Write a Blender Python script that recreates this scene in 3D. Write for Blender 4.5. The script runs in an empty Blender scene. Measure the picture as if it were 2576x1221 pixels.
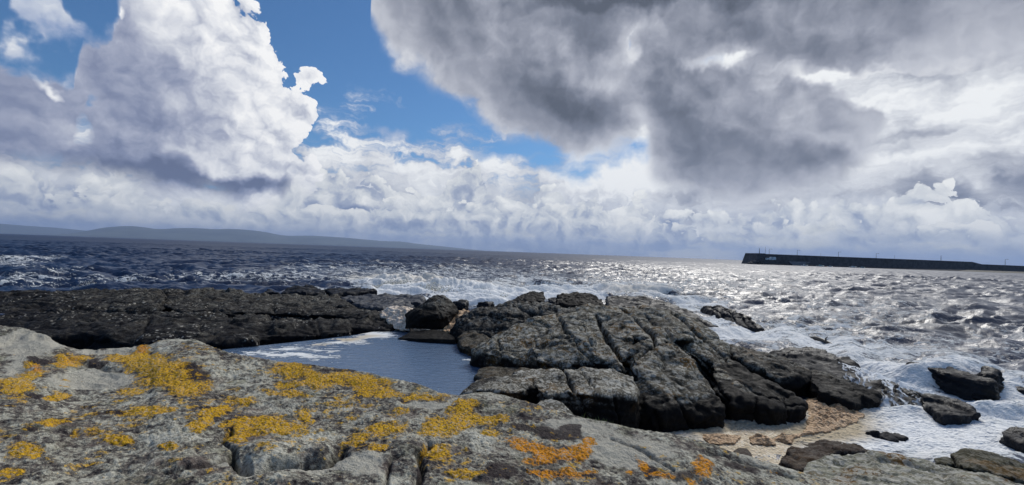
import bpy, bmesh, math, random
import numpy as np
from mathutils import Vector
sc = bpy.context.scene
COL = sc.collection
R = math.radians
random.seed(7)
# ------------------------------------------------------------------ camera
# sizes are read off the photograph in a 2576 x 1221 reading grid
FPX = 1180.0
CAMH = 3.0
CAM = np.array([0.0, 0.0, CAMH])
PITCH = R(1.11)
ROLL = R(2.06)
_R0 = np.array([1.0, 0, 0]); _F = np.array([0, math.cos(PITCH), math.sin(PITCH)]); _U0 = np.cross(_R0, _F)
_Rt = math.cos(ROLL)*_R0 + math.sin(ROLL)*_U0
_Up = -math.sin(ROLL)*_R0 + math.cos(ROLL)*_U0

def ray(x, y):
    d = _F + _Rt*((x-1288.0)/FPX) + _Up*((610.5-y)/FPX)
    return d/np.linalg.norm(d)
def PZ(x, y, z=0.0):
    """point at height z seen in direction of the reading (x, y)"""
    d = ray(x, y); t = (z-CAMH)/d[2]
    return CAM + d*t
def PD(x, y, dist):
    """point at distance dist ahead"""
    d = ray(x, y); t = dist/d[1]
    return CAM + d*t
def AE(x, y):
    d = ray(x, y)
    return math.degrees(math.atan2(d[0], d[1])), math.degrees(math.asin(d[2]))
def proj(P):
    """world points (N,3) -> reading coordinates, used to lay masks where the rock shows them"""
    Q = P-CAM
    zf = Q@_F
    return 1288+FPX*(Q@_Rt)/zf, 610.5-FPX*(Q@_Up)/zf

def make_camera():
    cd = bpy.data.cameras.new('camera'); co = bpy.data.objects.new('camera', cd); COL.objects.link(co)
    from mathutils import Matrix
    m = Matrix(((_Rt[0], _Up[0], -_F[0], 0), (_Rt[1], _Up[1], -_F[1], 0), (_Rt[2], _Up[2], -_F[2], CAMH), (0, 0, 0, 1)))
    co.matrix_world = m
    cd.sensor_width = 36; cd.sensor_fit = 'HORIZONTAL'; cd.lens = 36*FPX/2576
    cd.clip_start = 0.05; cd.clip_end = 80000
    sc.camera = co

SUN_AZ, SUN_EL = 30.0, 42.0     # ahead of the camera, high to the right behind thin cloud

# ------------------------------------------------------------------ node helper
class S:
    """a socket with arithmetic"""
    def __init__(s, nt, so): s.nt = nt; s.so = so
    def _m(s, op, *a, clamp=False):
        n = s.nt.nodes.new('ShaderNodeMath'); n.operation = op; n.use_clamp = clamp
        for i, v in enumerate((s,)+a):
            if isinstance(v, S): s.nt.links.new(v.so, n.inputs[i])
            else: n.inputs[i].default_value = v
        return S(s.nt, n.outputs[0])
    def __add__(s, o): return s._m('ADD', o)
    __radd__ = __add__
    def __sub__(s, o): return s._m('SUBTRACT', o)
    def __rsub__(s, o): return (s*-1.0)+o
    def __mul__(s, o): return s._m('MULTIPLY', o)
    __rmul__ = __mul__
    def __truediv__(s, o): return s._m('DIVIDE', o)
    def min(s, o): return s._m('MINIMUM', o)
    def max(s, o): return s._m('MAXIMUM', o)
    def smin(s, o, k): return s._m('SMOOTH_MIN', o, k)
    def smax(s, o, k): return s._m('SMOOTH_MAX', o, k)
    def pow(s, o): return s._m('POWER', o)
    def clamp(s): return s._m('ADD', 0.0, clamp=True)
    def ss(s, a, b):
        n = s.nt.nodes.new('ShaderNodeMapRange'); n.interpolation_type = 'SMOOTHSTEP'
        s.nt.links.new(s.so, n.inputs[0]); n.inputs[1].default_value = a; n.inputs[2].default_value = b
        n.inputs[3].default_value = 0; n.inputs[4].default_value = 1
        if a > b:
            n.inputs[1].default_value = b; n.inputs[2].default_value = a; n.inputs[3].default_value = 1; n.inputs[4].default_value = 0
        return S(s.nt, n.outputs[0])

class NT:
    def __init__(s, nt): s.nt = nt
    def node(s, t, **kw):
        n = s.nt.nodes.new(t)
        for k, v in kw.items(): setattr(n, k, v)
        return n
    def link(s, a, b): s.nt.links.new(a.so if isinstance(a, S) else a, b)
    def put(s, v, inp):
        if isinstance(v, S): s.nt.links.new(v.so, inp)
        elif v is not None: inp.default_value = v
    def xyz(s, x, y, z=0.0):
        n = s.node('ShaderNodeCombineXYZ')
        for i, v in enumerate((x, y, z)): s.put(v, n.inputs[i])
        return S(s.nt, n.outputs[0])
    def sep(s, v):
        n = s.node('ShaderNodeSeparateXYZ'); s.put(v, n.inputs[0])
        return [S(s.nt, n.outputs[i]) for i in range(3)]
    def noise(s, vec, scale, detail=4, rough=0.5, lac=2.0, dist=0.0, dim='3D', w=None, kind='FBM', col=False):
        n = s.node('ShaderNodeTexNoise', noise_dimensions=dim, noise_type=kind)
        s.put(vec, n.inputs['Vector']); n.inputs['Scale'].default_value = scale
        n.inputs['Detail'].default_value = detail; n.inputs['Roughness'].default_value = rough
        n.inputs['Lacunarity'].default_value = lac; n.inputs['Distortion'].default_value = dist
        return S(s.nt, n.outputs['Color' if col else 'Fac'])
    def voro(s, vec, scale, detail=0, rough=0.5, feature='F1', smooth=0.5, dim='3D', rnd=1.0, out='Distance', lac=2.0):
        n = s.node('ShaderNodeTexVoronoi', voronoi_dimensions=dim, feature=feature)
        s.put(vec, n.inputs['Vector']); n.inputs['Scale'].default_value = scale
        if 'Detail' in n.inputs:
            n.inputs['Detail'].default_value = detail; n.inputs['Roughness'].default_value = rough; n.inputs['Lacunarity'].default_value = lac
        if feature == 'SMOOTH_F1': n.inputs['Smoothness'].default_value = smooth
        n.inputs['Randomness'].default_value = rnd
        return S(s.nt, n.outputs[out])
    def vscale(s, vec, sx, sy, sz, off=(0, 0, 0)):
        n = s.node('ShaderNodeMapping'); s.put(vec, n.inputs[0])
        n.inputs['Scale'].default_value = (sx, sy, sz); n.inputs['Location'].default_value = off
        return S(s.nt, n.outputs[0])
    def vadd(s, a, b, mul=1.0):
        n = s.node('ShaderNodeVectorMath', operation='MULTIPLY_ADD')
        s.put(b, n.inputs[0]); n.inputs[1].default_value = (mul,)*3 if not isinstance(mul, tuple) else mul; s.put(a, n.inputs[2])
        return S(s.nt, n.outputs[0])
    def curve(s, x, pts, x0, x1, y0, y1, auto=True):
        """piecewise curve through pts, x in [x0,x1] -> y"""
        n = s.node('ShaderNodeFloatCurve'); c = n.mapping.curves[0]
        P = sorted(((px-x0)/(x1-x0), (py-y0)/(y1-y0)) for px, py in pts)
        P = [(min(max(a, 0), 1), min(max(b, 0), 1)) for a, b in P]
        while len(c.points) < len(P): c.points.new(0.5, 0.5)
        for p, (a, b) in zip(c.points, P):
            p.location = (a, b); p.handle_type = 'AUTO' if auto else 'VECTOR'
        n.mapping.update()
        s.put((x-x0)*(1.0/(x1-x0)), n.inputs['Value'])
        return S(s.nt, n.outputs[0])*(y1-y0)+y0
    def mix(s, f, a, b, blend='MIX'):
        n = s.node('ShaderNodeMix', data_type='RGBA', blend_type=blend)
        s.put(f, n.inputs[0])
        for v, i in ((a, 6), (b, 7)):
            if isinstance(v, (tuple, list)): n.inputs[i].default_value = tuple(v)+((1,) if len(v) == 3 else ())
            else: s.put(v, n.inputs[i])
        return S(s.nt, n.outputs[2])
    def ramp(s, f, stops, interp='LINEAR'):
        n = s.node('ShaderNodeValToRGB'); e = n.color_ramp.elements; n.color_ramp.interpolation = interp
        while len(e) < len(stops): e.new(0.5)
        for el, (p, c) in zip(e, stops): el.position = p; el.color = tuple(c)+(1,) if len(c) == 3 else c
        s.put(f, n.inputs[0]); return S(s.nt, n.outputs[0])
    def attr(s, name):
        n = s.node('ShaderNodeAttribute', attribute_name=name); return S(s.nt, n.outputs['Fac'])

def rgb(r, g, b):
    f = lambda c: ((c/255+0.055)/1.055)**2.4 if c > 10 else c/255/12.92
    return (f(r), f(g), f(b))
# ------------------------------------------------------------------ sky
def make_world():
    w = bpy.data.worlds.new('World'); sc.world = w; w.use_nodes = True
    nt = w.node_tree; nt.nodes.clear(); g = NT(nt)
    tc = g.node('ShaderNodeTexCoord')
    sx, sy, sz = g.sep(S(nt, tc.outputs['Generated']))
    A = sx._m('ARCTAN2', sy)*57.29578
    E = sz._m('ARCSINE')*57.29578
    P = g.xyz(A*0.1, E*0.1, 0.0)                      # tens of degrees
    # clear blue sky
    sky = g.node('ShaderNodeTexSky', sky_type='NISHITA', sun_disc=False, sun_elevation=R(SUN_EL), sun_rotation=R(SUN_AZ),
                 air_density=1.0, dust_density=0.3, ozone_density=2.5, altitude=0)
    bg = g.node('ShaderNodeBackground'); g.link(g.mix(1.0, S(nt, sky.outputs[0]), (0.64, 1.0, 1.30), 'MULTIPLY'), bg.inputs[0]); bg.inputs[1].default_value = 0.066
    # domain warps, broad and fine
    def centred(n):
        v = g.node('ShaderNodeVectorMath', operation='SUBTRACT'); g.link(n, v.inputs[0]); v.inputs[1].default_value = (.5, .5, .5); return S(nt, v.outputs[0])
    w1 = centred(g.noise(P, 0.9, 2, 0.55, col=True, dim='2D')); w2 = centred(g.noise(P, 3.2, 3, 0.6, col=True, dim='2D'))
    PW = g.vadd(P, w1, (0.9, 0.7, 0)); PW = g.vadd(PW, w2, (0.34, 0.30, 0))
    PF = g.vadd(P, w2, (0.22, 0.18, 0))
    def blob(x, y, rx, ry, rot=0, pos=PW):
        a, e = AE(x, y); a1, _ = AE(x+rx, y); _, e1 = AE(x, y-ry)
        n = g.node('ShaderNodeMapping', vector_type='TEXTURE'); g.link(pos, n.inputs[0])
        n.inputs['Location'].default_value = (a*.1, e*.1, 0); n.inputs['Scale'].default_value = (abs(a1-a)*.1, abs(e1-e)*.1, 1)
        n.inputs['Rotation'].default_value = (0, 0, R(rot))
        gr = g.node('ShaderNodeTexGradient', gradient_type='SPHERICAL'); g.link(n.outputs[0], gr.inputs[0])
        return S(nt, gr.outputs['Fac'])
    def field(blobs, pos=PW):
        tot = None
        for b in blobs:
            v = blob(*b[:4], rot=b[5] if len(b) > 5 else 0, pos=pos)*b[4]
            tot = v if tot is None else tot+v
        return tot
    def billow(p, s, octs, r=0.5, off=0.0, warp=0.35):
        """rounded heads with sharp creases between them; about -.25 .. .45"""
        q0 = g.vscale(p, 1, 1.1, 1, (off, off*.7, 0)); t = None; a = 1.0; tot = 0
        for i in range(octs):
            n = g.noise(q0, s*2.07**i, 0 if i < 2 else 1, 0.5, dim='2D')
            v = (n*2.0-1.0)._m('ABSOLUTE')*a; t = v if t is None else t+v; tot += a; a *= r
        return t*(1.0/tot)-0.25
    DX, DY = 0.085, 0.075
    def sh(p): return g.vscale(p, 1, 1, 1, (DX, DY, 0))
    fb = g.noise(P, 1.6, 7, 0.56, dim='2D')                       # general fibrous noise
    fs = g.noise(PW, 0.85, 3, 0.5, dim='2D')
    fbL = g.noise(g.vadd(g.vscale(P, 0.5, 2.4, 1, (3, 7, 0)), w2, 0.5), 2.2, 6, 0.58, dim='2D')   # drawn flat by distance

    # --- B: thin high veil and altocumulus
    vE = g.curve(A, [(-60, 12), (-33, 11), (-22, AE(860, 340)[1]), (AE(1000, 340)[0], AE(1000, 335)[1]), (AE(1150, 330)[0], AE(1150, 320)[1]),
                     (AE(1300, 370)[0], AE(1300, 360)[1]), (AE(1450, 330)[0], AE(1450, 330)[1]+4), (15, 42), (60, 45)], -60, 60, 0, 50)
    veil = ((vE-E)*0.16+(fbL-0.5)*3.4+(fb-.5)*1.2).ss(-0.35, 0.75)
    holes = field([(1300, 380, 170, 40, 1.0), (1480, 400, 180, 40, .6), (1560, 400, 90, 30, .3), (1632, 92, 34, 44, 1.3), (1780, 130, 50, 40, .5), (1000, 320, 130, 30, .7)])
    veil = (veil-holes*(fbL*2.6-0.5)).clamp()
    vb = (0.72+(fb-0.5)*0.9+(fs-.5)*0.5+(fbL-0.5)*1.0+field([
        (1600, 90, 150, 120, 0.5), (1850, 110, 190, 110, 0.5), (2050, 195, 330, 70, 0.5), (2330, 240, 300, 80, 0.35), (1500, 430, 330, 90, 0.40), (1640, 420, 100, 90, .3),
        (2500, 330, 250, 120, 0.25), (2330, 380, 260, 90, .3), (1640, 330, 100, 160, .3), (2330, 470, 230, 66, -.55), (2150, 500, 200, 40, -.2), (2576, 470, 160, 90, -.2),
        (2250, 110, 330, 80, -0.35), (2050, 60, 200, 60, -.2), (2450, 100, 240, 80, -.35), (2560, 430, 160, 160, -.2), (1600, -10, 460, 70, -.8), (1750, 30, 240, 60, -.4), (2500, 10, 300, 60, -0.2), (2400, 290, 200, 24, -.2), (2480, 380, 200, 30, -.2), (900, 400, 300, 60, .1)])).clamp()
    veil_c = g.ramp(vb, [(0.0, rgb(110, 118, 138)), (0.3, rgb(146, 152, 168)), (0.55, rgb(184, 188, 198)), (0.8, rgb(222, 225, 230)), (1.0, rgb(246, 248, 249))])

    # --- C: cumulus ranks above the horizon, far to near
    def rank(top, amp, scl, off, cols, soft, lo):
        tp = g.curve(A, top, -60, 60, 0, 30)
        p = PF; big = g.noise(g.vscale(P, 1, 1, 1, (off, 1, 0)), 1.3, 1, .5, dim='2D')
        b1 = billow(p, scl, 4, 0.55, off); b2 = billow(sh(p), scl, 3, 0.55, off)
        d = tp-E+b1.min(0.20)*amp+(big-.5)*3.2
        al = d.ss(-soft, soft)
        lit = (0.71+(b1-b2)*0.95+b1*0.35-d.max(0.0)*lo+(big-.5)*.8+(fb-.5)*0.4).clamp()
        return al, g.ramp(lit, cols)
    def T(*pts): return [(-60, AE(pts[0][0], pts[0][1])[1])]+[AE(x, y) for x, y in pts]+[(60, AE(pts[-1][0], pts[-1][1])[1])]
    r0 = rank(T((0, 430), (200, 430), (400, 470), (700, 480), (900, 430), (960, 440), (1010, 450), (1060, 470), (1200, 470), (1350, 455), (1400, 470), (1600, 490), (1700, 520), (1900, 520), (2050, 500), (2150, 470), (2300, 500), (2576, 500)), 6.5, 3.4, 7.7,
              [(0.0, rgb(150, 160, 184)), (0.5, rgb(186, 193, 206)), (1.0, rgb(230, 233, 236))], 0.5, 0.05)
    r1 = rank(T((0, 415), (60, 412), (140, 440), (250, 440), (300, 435), (350, 455), (420, 500), (500, 510), (600, 510), (700, 505), (770, 450), (830, 428), (880, 445), (910, 440), (960, 455), (1000, 480), (1060, 480), (1090, 490), (1130, 455), (1165, 430), (1188, 408), (1212, 425),
              (1232, 470), (1260, 500), (1330, 495), (1400, 470), (1430, 510), (1490, 485), (1520, 525), (1570, 535), (1600, 515), (1680, 530), (1760, 555), (1850, 535), (2000, 505),
              (2080, 510), (2130, 490), (2190, 520), (2260, 500), (2310, 480), (2340, 510), (2400, 500), (2500, 530), (2570, 535)), 6.0, 3.0, 2.3,
              [(0.0, rgb(124, 138, 170)), (0.35, rgb(166, 176, 196)), (0.62, rgb(214, 218, 222)), (1.0, rgb(247, 248, 246))], 0.12, 0.055)
    r2 = rank(T((0, 490), (150, 500), (230, 480), (300, 505), (400, 530), (520, 520), (620, 535), (720, 520), (850, 530), (980, 525), (1080, 520), (1200, 515), (1300, 530), (1420, 525), (1480, 515), (1560, 560), (1650, 560),
              (1800, 580), (1900, 570), (2000, 570), (2100, 560), (2200, 575), (2400, 580), (2570, 585)), 4.5, 4.4, 5.1,
              [(0.0, rgb(130, 144, 174)), (0.35, rgb(166, 176, 196)), (0.62, rgb(208, 213, 218)), (1.0, rgb(240, 241, 239))], 0.16, 0.08)
    # --- D: great cumulus tower on the left
    eE = g.curve(E, [AE(x, y)[::-1] for x, y in ((600, -60), (618, 0), (648, 60), (690, 105), (716, 150), (732, 190), (752, 235), (790, 265), (806, 300), (786, 335), (766, 375), (770, 410), (790, 440), (790, 480), (740, 510))], 0, 50, -60, 20)
    tE = g.curve(A, [(-60, AE(0, 185)[1])]+[AE(x, y) for x, y in ((0, 182), (70, 192), (125, 190), (165, 216), (192, 200), (206, 110), (222, 72), (250, 70), (275, 66), (300, 10), (330, -70))]+[(-30, 50), (60, 50)], -60, 60, 0, 50)
    bE = g.curve(A, [(-60, AE(0, 405)[1])]+[AE(x, y) for x, y in ((0, 408), (150, 425), (250, 432), (400, 470), (520, 490), (640, 503), (700, 505), (745, 460), (780, 470))]+[(60, 8)], -60, 60, 0, 50)
    b1 = billow(PF, 2.1, 5, 0.52, 1.7); b2 = billow(sh(PF), 2.1, 4, 0.52, 1.7)
    right = eE-A
    puff = field([(790, 188, 70, 46, 5.6), (742, 215, 60, 60, 4.0)], pos=PF)-3.0
    side = right.smax(puff, 1.2)+b1.min(0.28)*6.5+(fb-.5)*1.2
    top = (tE-E)*0.8+b1*3.6+(fb-.5)*4.0
    base = (E-bE)*1.0+(fb-.5)*5.0
    core = side.smin(top, 0.8)
    softD = (fs+(fb-.5)*.6).ss(0.62, 0.40)*0.0+0.16+top.ss(3.0, 0.0)*0.9
    aD = (core._m('DIVIDE', softD)).ss(-0.7, 0.9)*(base.ss(-1.1, 1.5))
    gap = field([(262, 322, 36, 62, 1.3, 10), (296, 268, 26, 34, .9), (400, 395, 30, 20, .4)])
    aD = aD*(1.0-(gap*1.5-(0.62-fb)*1.2-0.45).clamp()*0.75)
    toward = g.curve(right, [(0, 0.88), (4, 0.80), (8, 0.62), (12, 0.44), (18, 0.32), (28, 0.25), (50, 0.22)], 0, 50, 0, 1, auto=False)
    lD = toward+((b1-b2)*1.35+b1*0.25)*(toward*0.9+0.05)+(fb-.5)*0.22+(fs-.5)*0.32+field([(540, 405, 120, 36, .50, -22), (600, 200, 180, 160, .14), (250, 30, 90, 60, .2), (450, 60, 200, 120, .2), (640, 330, 110, 100, .12), (235, 82, 60, 24, .7), (60, 176, 70, 18, .45), (130, 196, 60, 18, .7), (306, 52, 30, 14, .8),
        (600, 480, 240, 50, -.62, -8), (430, 445, 300, 80, -.32), (160, 390, 280, 70, -.25), (180, 360, 200, 40, .1), (440, 330, 170, 110, -.10), (60, 340, 140, 30, .16)])
    cD = g.ramp(lD.clamp(), [(0.0, rgb(100, 110, 138)), (0.22, rgb(132, 141, 168)), (0.42, rgb(166, 172, 192)), (0.6, rgb(202, 206, 217)), (0.78, rgb(230, 232, 237)), (1.0, rgb(252, 252, 252))])
    # wisps
    wsp = (field([(20, 90, 170, 110, 1.3), (110, 45, 170, 36, .8, -25), (190, 120, 130, 60, 1.0), (0, 10, 120, 60, .8), (140, 0, 140, 30, 0.5), (1010, 370, 60, 60, .8), (955, 345, 55, 45, 1.0), (880, 330, 80, 20, .4)])-0.55+(fb-.5)*2.6).ss(-0.05, 0.6)
    wspc = g.ramp((0.55+(fbL-.5)*1.6+(fb-.5)*1.2).clamp(), [(0, rgb(158, 172, 204)), (1, rgb(240, 242, 244))])

    # --- F: grey cloud masses, centre top and right
    gE = g.curve(A, [(-60, 50), (AE(915, -80)[0], 50)]+[AE(x, y) for x, y in ((930, 0), (940, 50), (975, 110), (1050, 170), (1100, 220), (1200, 275), (1290, 322), (1390, 352), (1520, 352), (1580, 340), (1606, 326), (1630, 370),
              (1655, 430), (1700, 470), (1800, 490), (1950, 488), (2060, 468), (2150, 410), (2215, 335), (2260, 255), (2330, 200), (2420, 160), (2576, 120))]+[(60, 34)], -60, 60, 0, 50)
    q1 = billow(PF, 1.5, 5, 0.55, 4.1); q2 = billow(sh(PF), 1.5, 3, 0.55, 4.1)
    hole = field([(1600, 80, 90, 90, 12.0), (1625, 150, 60, 70, 6), (1840, 105, 190, 90, 18.0), (1960, 170, 170, 60, 12), (2080, 200, 240, 50, 14.0), (1760, 160, 120, 46, 8.0), (2320, 215, 280, 56, 13.0), (2200, 200, 160, 60, 8), (2050, 265, 30, 40, 3)])
    dF = (E-gE)+1.3+q1*4.0+(fb-.5)*5.0+(fs-.5)*5.0-hole+field([(1440, 265, 240, 130, 6.0)])
    aF = dF.ss(-0.9, 2.6)
    thick = dF.ss(0.0, 9.0)
    lF = 0.76-thick*0.36+(fb-.5)*0.34+(fs-.5)*0.50+(q1-q2)*0.42+q1*.12+field([(1430, 285, 250, 110, -.30), (1250, 205, 240, 90, -.12), (1060, 70, 130, 110, -.05), (1720, 290, 150, 230, -.20), (1800, 430, 260, 100, -.30), (1680, 200, 70, 80, -.2),
        (2060, 440, 190, 50, -.35), (1960, 330, 180, 120, -.10), (1600, 0, 460, 44, -.5), (1480, 60, 160, 80, -.15), (1350, 120, 120, 50, .10), (1450, 170, 150, 90, .28), (1540, 200, 90, 130, .25), (2090, 285, 110, 60, .25),
        (2060, 360, 80, 50, .15), (2250, 100, 330, 60, -.12), (2300, 160, 300, 120, .12), (2200, 30, 280, 50, .15), (2500, 60, 200, 60, -.05), (1620, 300, 60, 120, .25), (1780, 20, 120, 50, -.2)])
    cF = g.ramp(lF.clamp(), [(0.0, rgb(90, 96, 108)), (0.25, rgb(118, 124, 138)), (0.5, rgb(156, 160, 173)), (0.75, rgb(196, 199, 208)), (1.0, rgb(240, 241, 243))])

    # --- composite, far to near
    hz = g.ramp((E*0.1).clamp(), [(0.0, rgb(150, 166, 196)), (0.25, rgb(158, 172, 200)), (1.0, rgb(150, 170, 205))])
    c = g.mix(veil, hz, veil_c)
    cover = veil
    def over(c, cover, a, col):
        return g.mix(a, c, col), cover+(1.0-cover)*a
    c, cover = over(c, cover, r0[0]*0.5, r0[1]); c, cover = over(c, cover, r1[0], r1[1]); c, cover = over(c, cover, r2[0], r2[1])
    c, cover = over(c, cover, wsp*0.85, wspc)
    c, cover = over(c, cover, aD, cD)
    c, cover = over(c, cover, aF, cF)
    # rain veil and haze bank low over the sea
    bank = g.curve(A, T((0, 556), (300, 562), (700, 572), (1000, 590), (1300, 606), (1600, 608), (1800, 610), (2000, 610), (2300, 600), (2570, 605)), -60, 60, 0, 30)
    ab = ((bank-E)+(fbL-.5)*5.0).ss(-2.2, 1.8)*0.80
    cb = g.ramp((0.52+(fbL-.5)*2.0+(fb-.5)*.8+field([(1620, 545, 160, 30, .3), (2330, 590, 300, 30, -.3), (1840, 600, 200, 26, .5), (1730, 640, 160, 26, .6), (1960, 612, 120, 20, .7)], pos=P)).clamp(),
                [(0.0, rgb(126, 142, 172)), (0.4, rgb(156, 168, 190)), (0.7, rgb(186, 194, 208)), (1.0, rgb(228, 228, 220))])
    c, cover = over(c, cover, ab, cb)
    cover = cover.max(E.ss(3.0, 0.0))
    cover = cover*(1.0-A._m('ABSOLUTE').ss(62, 100)*0.85)      # unseen cloud behind the viewer thinned so camera-facing rock gets less light
    cbg = g.node('ShaderNodeBackground'); g.link(c, cbg.inputs[0]); cbg.inputs[1].default_value = 1.0
    mx = g.node('ShaderNodeMixShader'); g.link(cover.clamp(), mx.inputs[0]); g.link(bg.outputs[0], mx.inputs[1]); g.link(cbg.outputs[0], mx.inputs[2])
    out = g.node('ShaderNodeOutputWorld'); g.link(mx.outputs[0], out.inputs[0])
    w.cycles.sampling_method = 'MANUAL'; w.cycles.sample_map_resolution = 512
    return w

def make_sun():
    ld = bpy.data.lights.new('sun', 'SUN'); lo = bpy.data.objects.new('sun', ld); COL.objects.link(lo)
    ld.energy = 2.8; ld.angle = R(22); ld.color = (1.0, 0.97, 0.92)
    d = Vector((math.sin(R(SUN_AZ))*math.cos(R(SUN_EL)), math.cos(R(SUN_AZ))*math.cos(R(SUN_EL)), math.sin(R(SUN_EL))))
    lo.rotation_euler = d.to_track_quat('Z', 'Y').to_euler()
# ------------------------------------------------------------------ vectorised noise
_rng = np.random.RandomState(11)
_perm = _rng.permutation(4096)
_G = _rng.normal(size=(4096, 3)); _G /= np.linalg.norm(_G, axis=1)[:, None]; _G = _G.astype(np.float32)
_RV = _rng.rand(4096, 3).astype(np.float32)
def _h(i, j, k):
    return _perm[(_perm[(_perm[i & 4095]+j) & 4095]+k) & 4095]
def pn(P, s=1.0, seed=0):
    """gradient noise in about -1..1"""
    Q = P*s+seed*17.31; I = np.floor(Q).astype(np.int64); f = (Q-I).astype(np.float32)
    u = f*f*f*(f*(f*6-15)+10); out = 0
    for a in (0, 1):
        wa = u[:, 0] if a else 1-u[:, 0]
        for b in (0, 1):
            wb = u[:, 1] if b else 1-u[:, 1]
            for c in (0, 1):
                wc = u[:, 2] if c else 1-u[:, 2]
                g = _G[_h(I[:, 0]+a, I[:, 1]+b, I[:, 2]+c)]
                out = out+wa*wb*wc*((f[:, 0]-a)*g[:, 0]+(f[:, 1]-b)*g[:, 1]+(f[:, 2]-c)*g[:, 2])
    return out*1.6
def fbm(P, s=1.0, o=5, r=0.5, seed=0, ridge=False, st=None):
    if st is not None: P = P*np.array(st)
    t = 0; a = 1; n = 0
    for i in range(o):
        v = pn(P, s*2.03**i, seed+i*3.7)
        if ridge: v = 1-2*np.abs(v)
        t = t+a*v; n += a; a *= r
    return t/n
def worley(P, s=1.0, seed=0, two=False):
    Q = P*s+seed*9.7; I = np.floor(Q).astype(np.int64); f = Q-I
    d1 = np.full(len(P), 9.0); d2 = np.full(len(P), 9.0); idd = np.zeros(len(P), np.int64)
    for a in (-1, 0, 1):
        for b in (-1, 0, 1):
            for c in (-1, 0, 1):
                h = _h(I[:, 0]+a, I[:, 1]+b, I[:, 2]+c)
                v = np.array([a, b, c])+_RV[h]-f
                d = np.einsum('ij,ij->i', v, v)
                m = d < d1
                d2 = np.where(m, d1, np.minimum(d2, d)); idd = np.where(m, h, idd); d1 = np.where(m, d, d1)
    if two: return np.sqrt(d1), np.sqrt(d2), idd
    return np.sqrt(d1)
def sst(x, a, b):
    t = np.clip((x-a)/(b-a), 0, 1); return t*t*(3-2*t)
def blobs(px, py, L, wx=0, wy=0):
    """sum of soft ellipses (x, y, rx, ry, weight, angle)"""
    out = np.zeros(len(px))
    for b in L:
        x, y, rx, ry = b[:4]; w = b[4] if len(b) > 4 else 1; an = R(b[5]) if len(b) > 5 else 0
        dx, dy = px+wx-x, py+wy-y; u = (dx*math.cos(an)-dy*math.sin(an))/rx; v = (dx*math.sin(an)+dy*math.cos(an))/ry
        out += w*np.clip(1-(u*u+v*v)*0.5, 0, 1)**2
    return out
def polydist(px, py, pts):
    """distance to a polyline and the position along it 0..1"""
    best = np.full(len(px), 1e9); pos = np.zeros(len(px)); n = len(pts)-1
    for i in range(n):
        (x0, y0), (x1, y1) = pts[i], pts[i+1]
        vx, vy = x1-x0, y1-y0; L = vx*vx+vy*vy
        t = np.clip(((px-x0)*vx+(py-y0)*vy)/L, 0, 1)
        d = np.hypot(px-x0-t*vx, py-y0-t*vy); m = d < best
        best = np.where(m, d, best); pos = np.where(m, (i+t)/n, pos)
    return best, pos
def inpoly(px, py, poly):
    c = np.zeros(len(px), bool); j = len(poly)-1
    for i in range(len(poly)):
        xi, yi = poly[i]; xj, yj = poly[j]
        if yi != yj:
            c ^= ((yi > py) != (yj > py)) & (px < (xj-xi)*(py-yi)/(yj-yi)+xi)
        j = i
    return c

# ------------------------------------------------------------------ mesh helpers
def tag(o, label=None, cat=None, group=None, kind=None):
    if label: o['label'] = label
    if cat: o['category'] = cat
    if group: o['group'] = group
    if kind: o['kind'] = kind
    return o
def mesh_obj(name, V, Fc, mat, parent=None, smooth=True, attrs=None):
    me = bpy.data.meshes.new(name)
    V = np.asarray(V, np.float32)
    if isinstance(Fc, np.ndarray):
        me.vertices.add(len(V)); me.vertices.foreach_set('co', V.ravel())
        k = Fc.shape[1]
        me.loops.add(Fc.size); me.loops.foreach_set('vertex_index', Fc.ravel().astype(np.int32))
        me.polygons.add(len(Fc)); me.polygons.foreach_set('loop_start', np.arange(0, Fc.size, k, dtype=np.int32))
        me.update(calc_edges=True)
    else:
        me.from_pydata(V.tolist(), [], Fc)
    me.validate()
    me.polygons.foreach_set('use_smooth', [smooth]*len(me.polygons))
    for k, v in (attrs or {}).items():
        a = me.attributes.new(k, 'FLOAT', 'POINT'); a.data.foreach_set('value', np.asarray(v, np.float32))
    o = bpy.data.objects.new(name, me); COL.objects.link(o)
    if mat: me.materials.append(mat)
    if parent: o.parent = parent
    return o
def grid_faces(nr, nc):
    i = np.arange((nr-1)*(nc-1)); r, c = i//(nc-1), i % (nc-1); a = r*nc+c
    return np.stack([a, a+1, a+nc+1, a+nc], 1)
def empty(name, loc=(0, 0, 0), rz=0.0):
    o = bpy.data.objects.new(name, None); COL.objects.link(o); o.location = loc; o.rotation_euler[2] = rz
    o.empty_display_size = 0.1; return o
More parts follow.
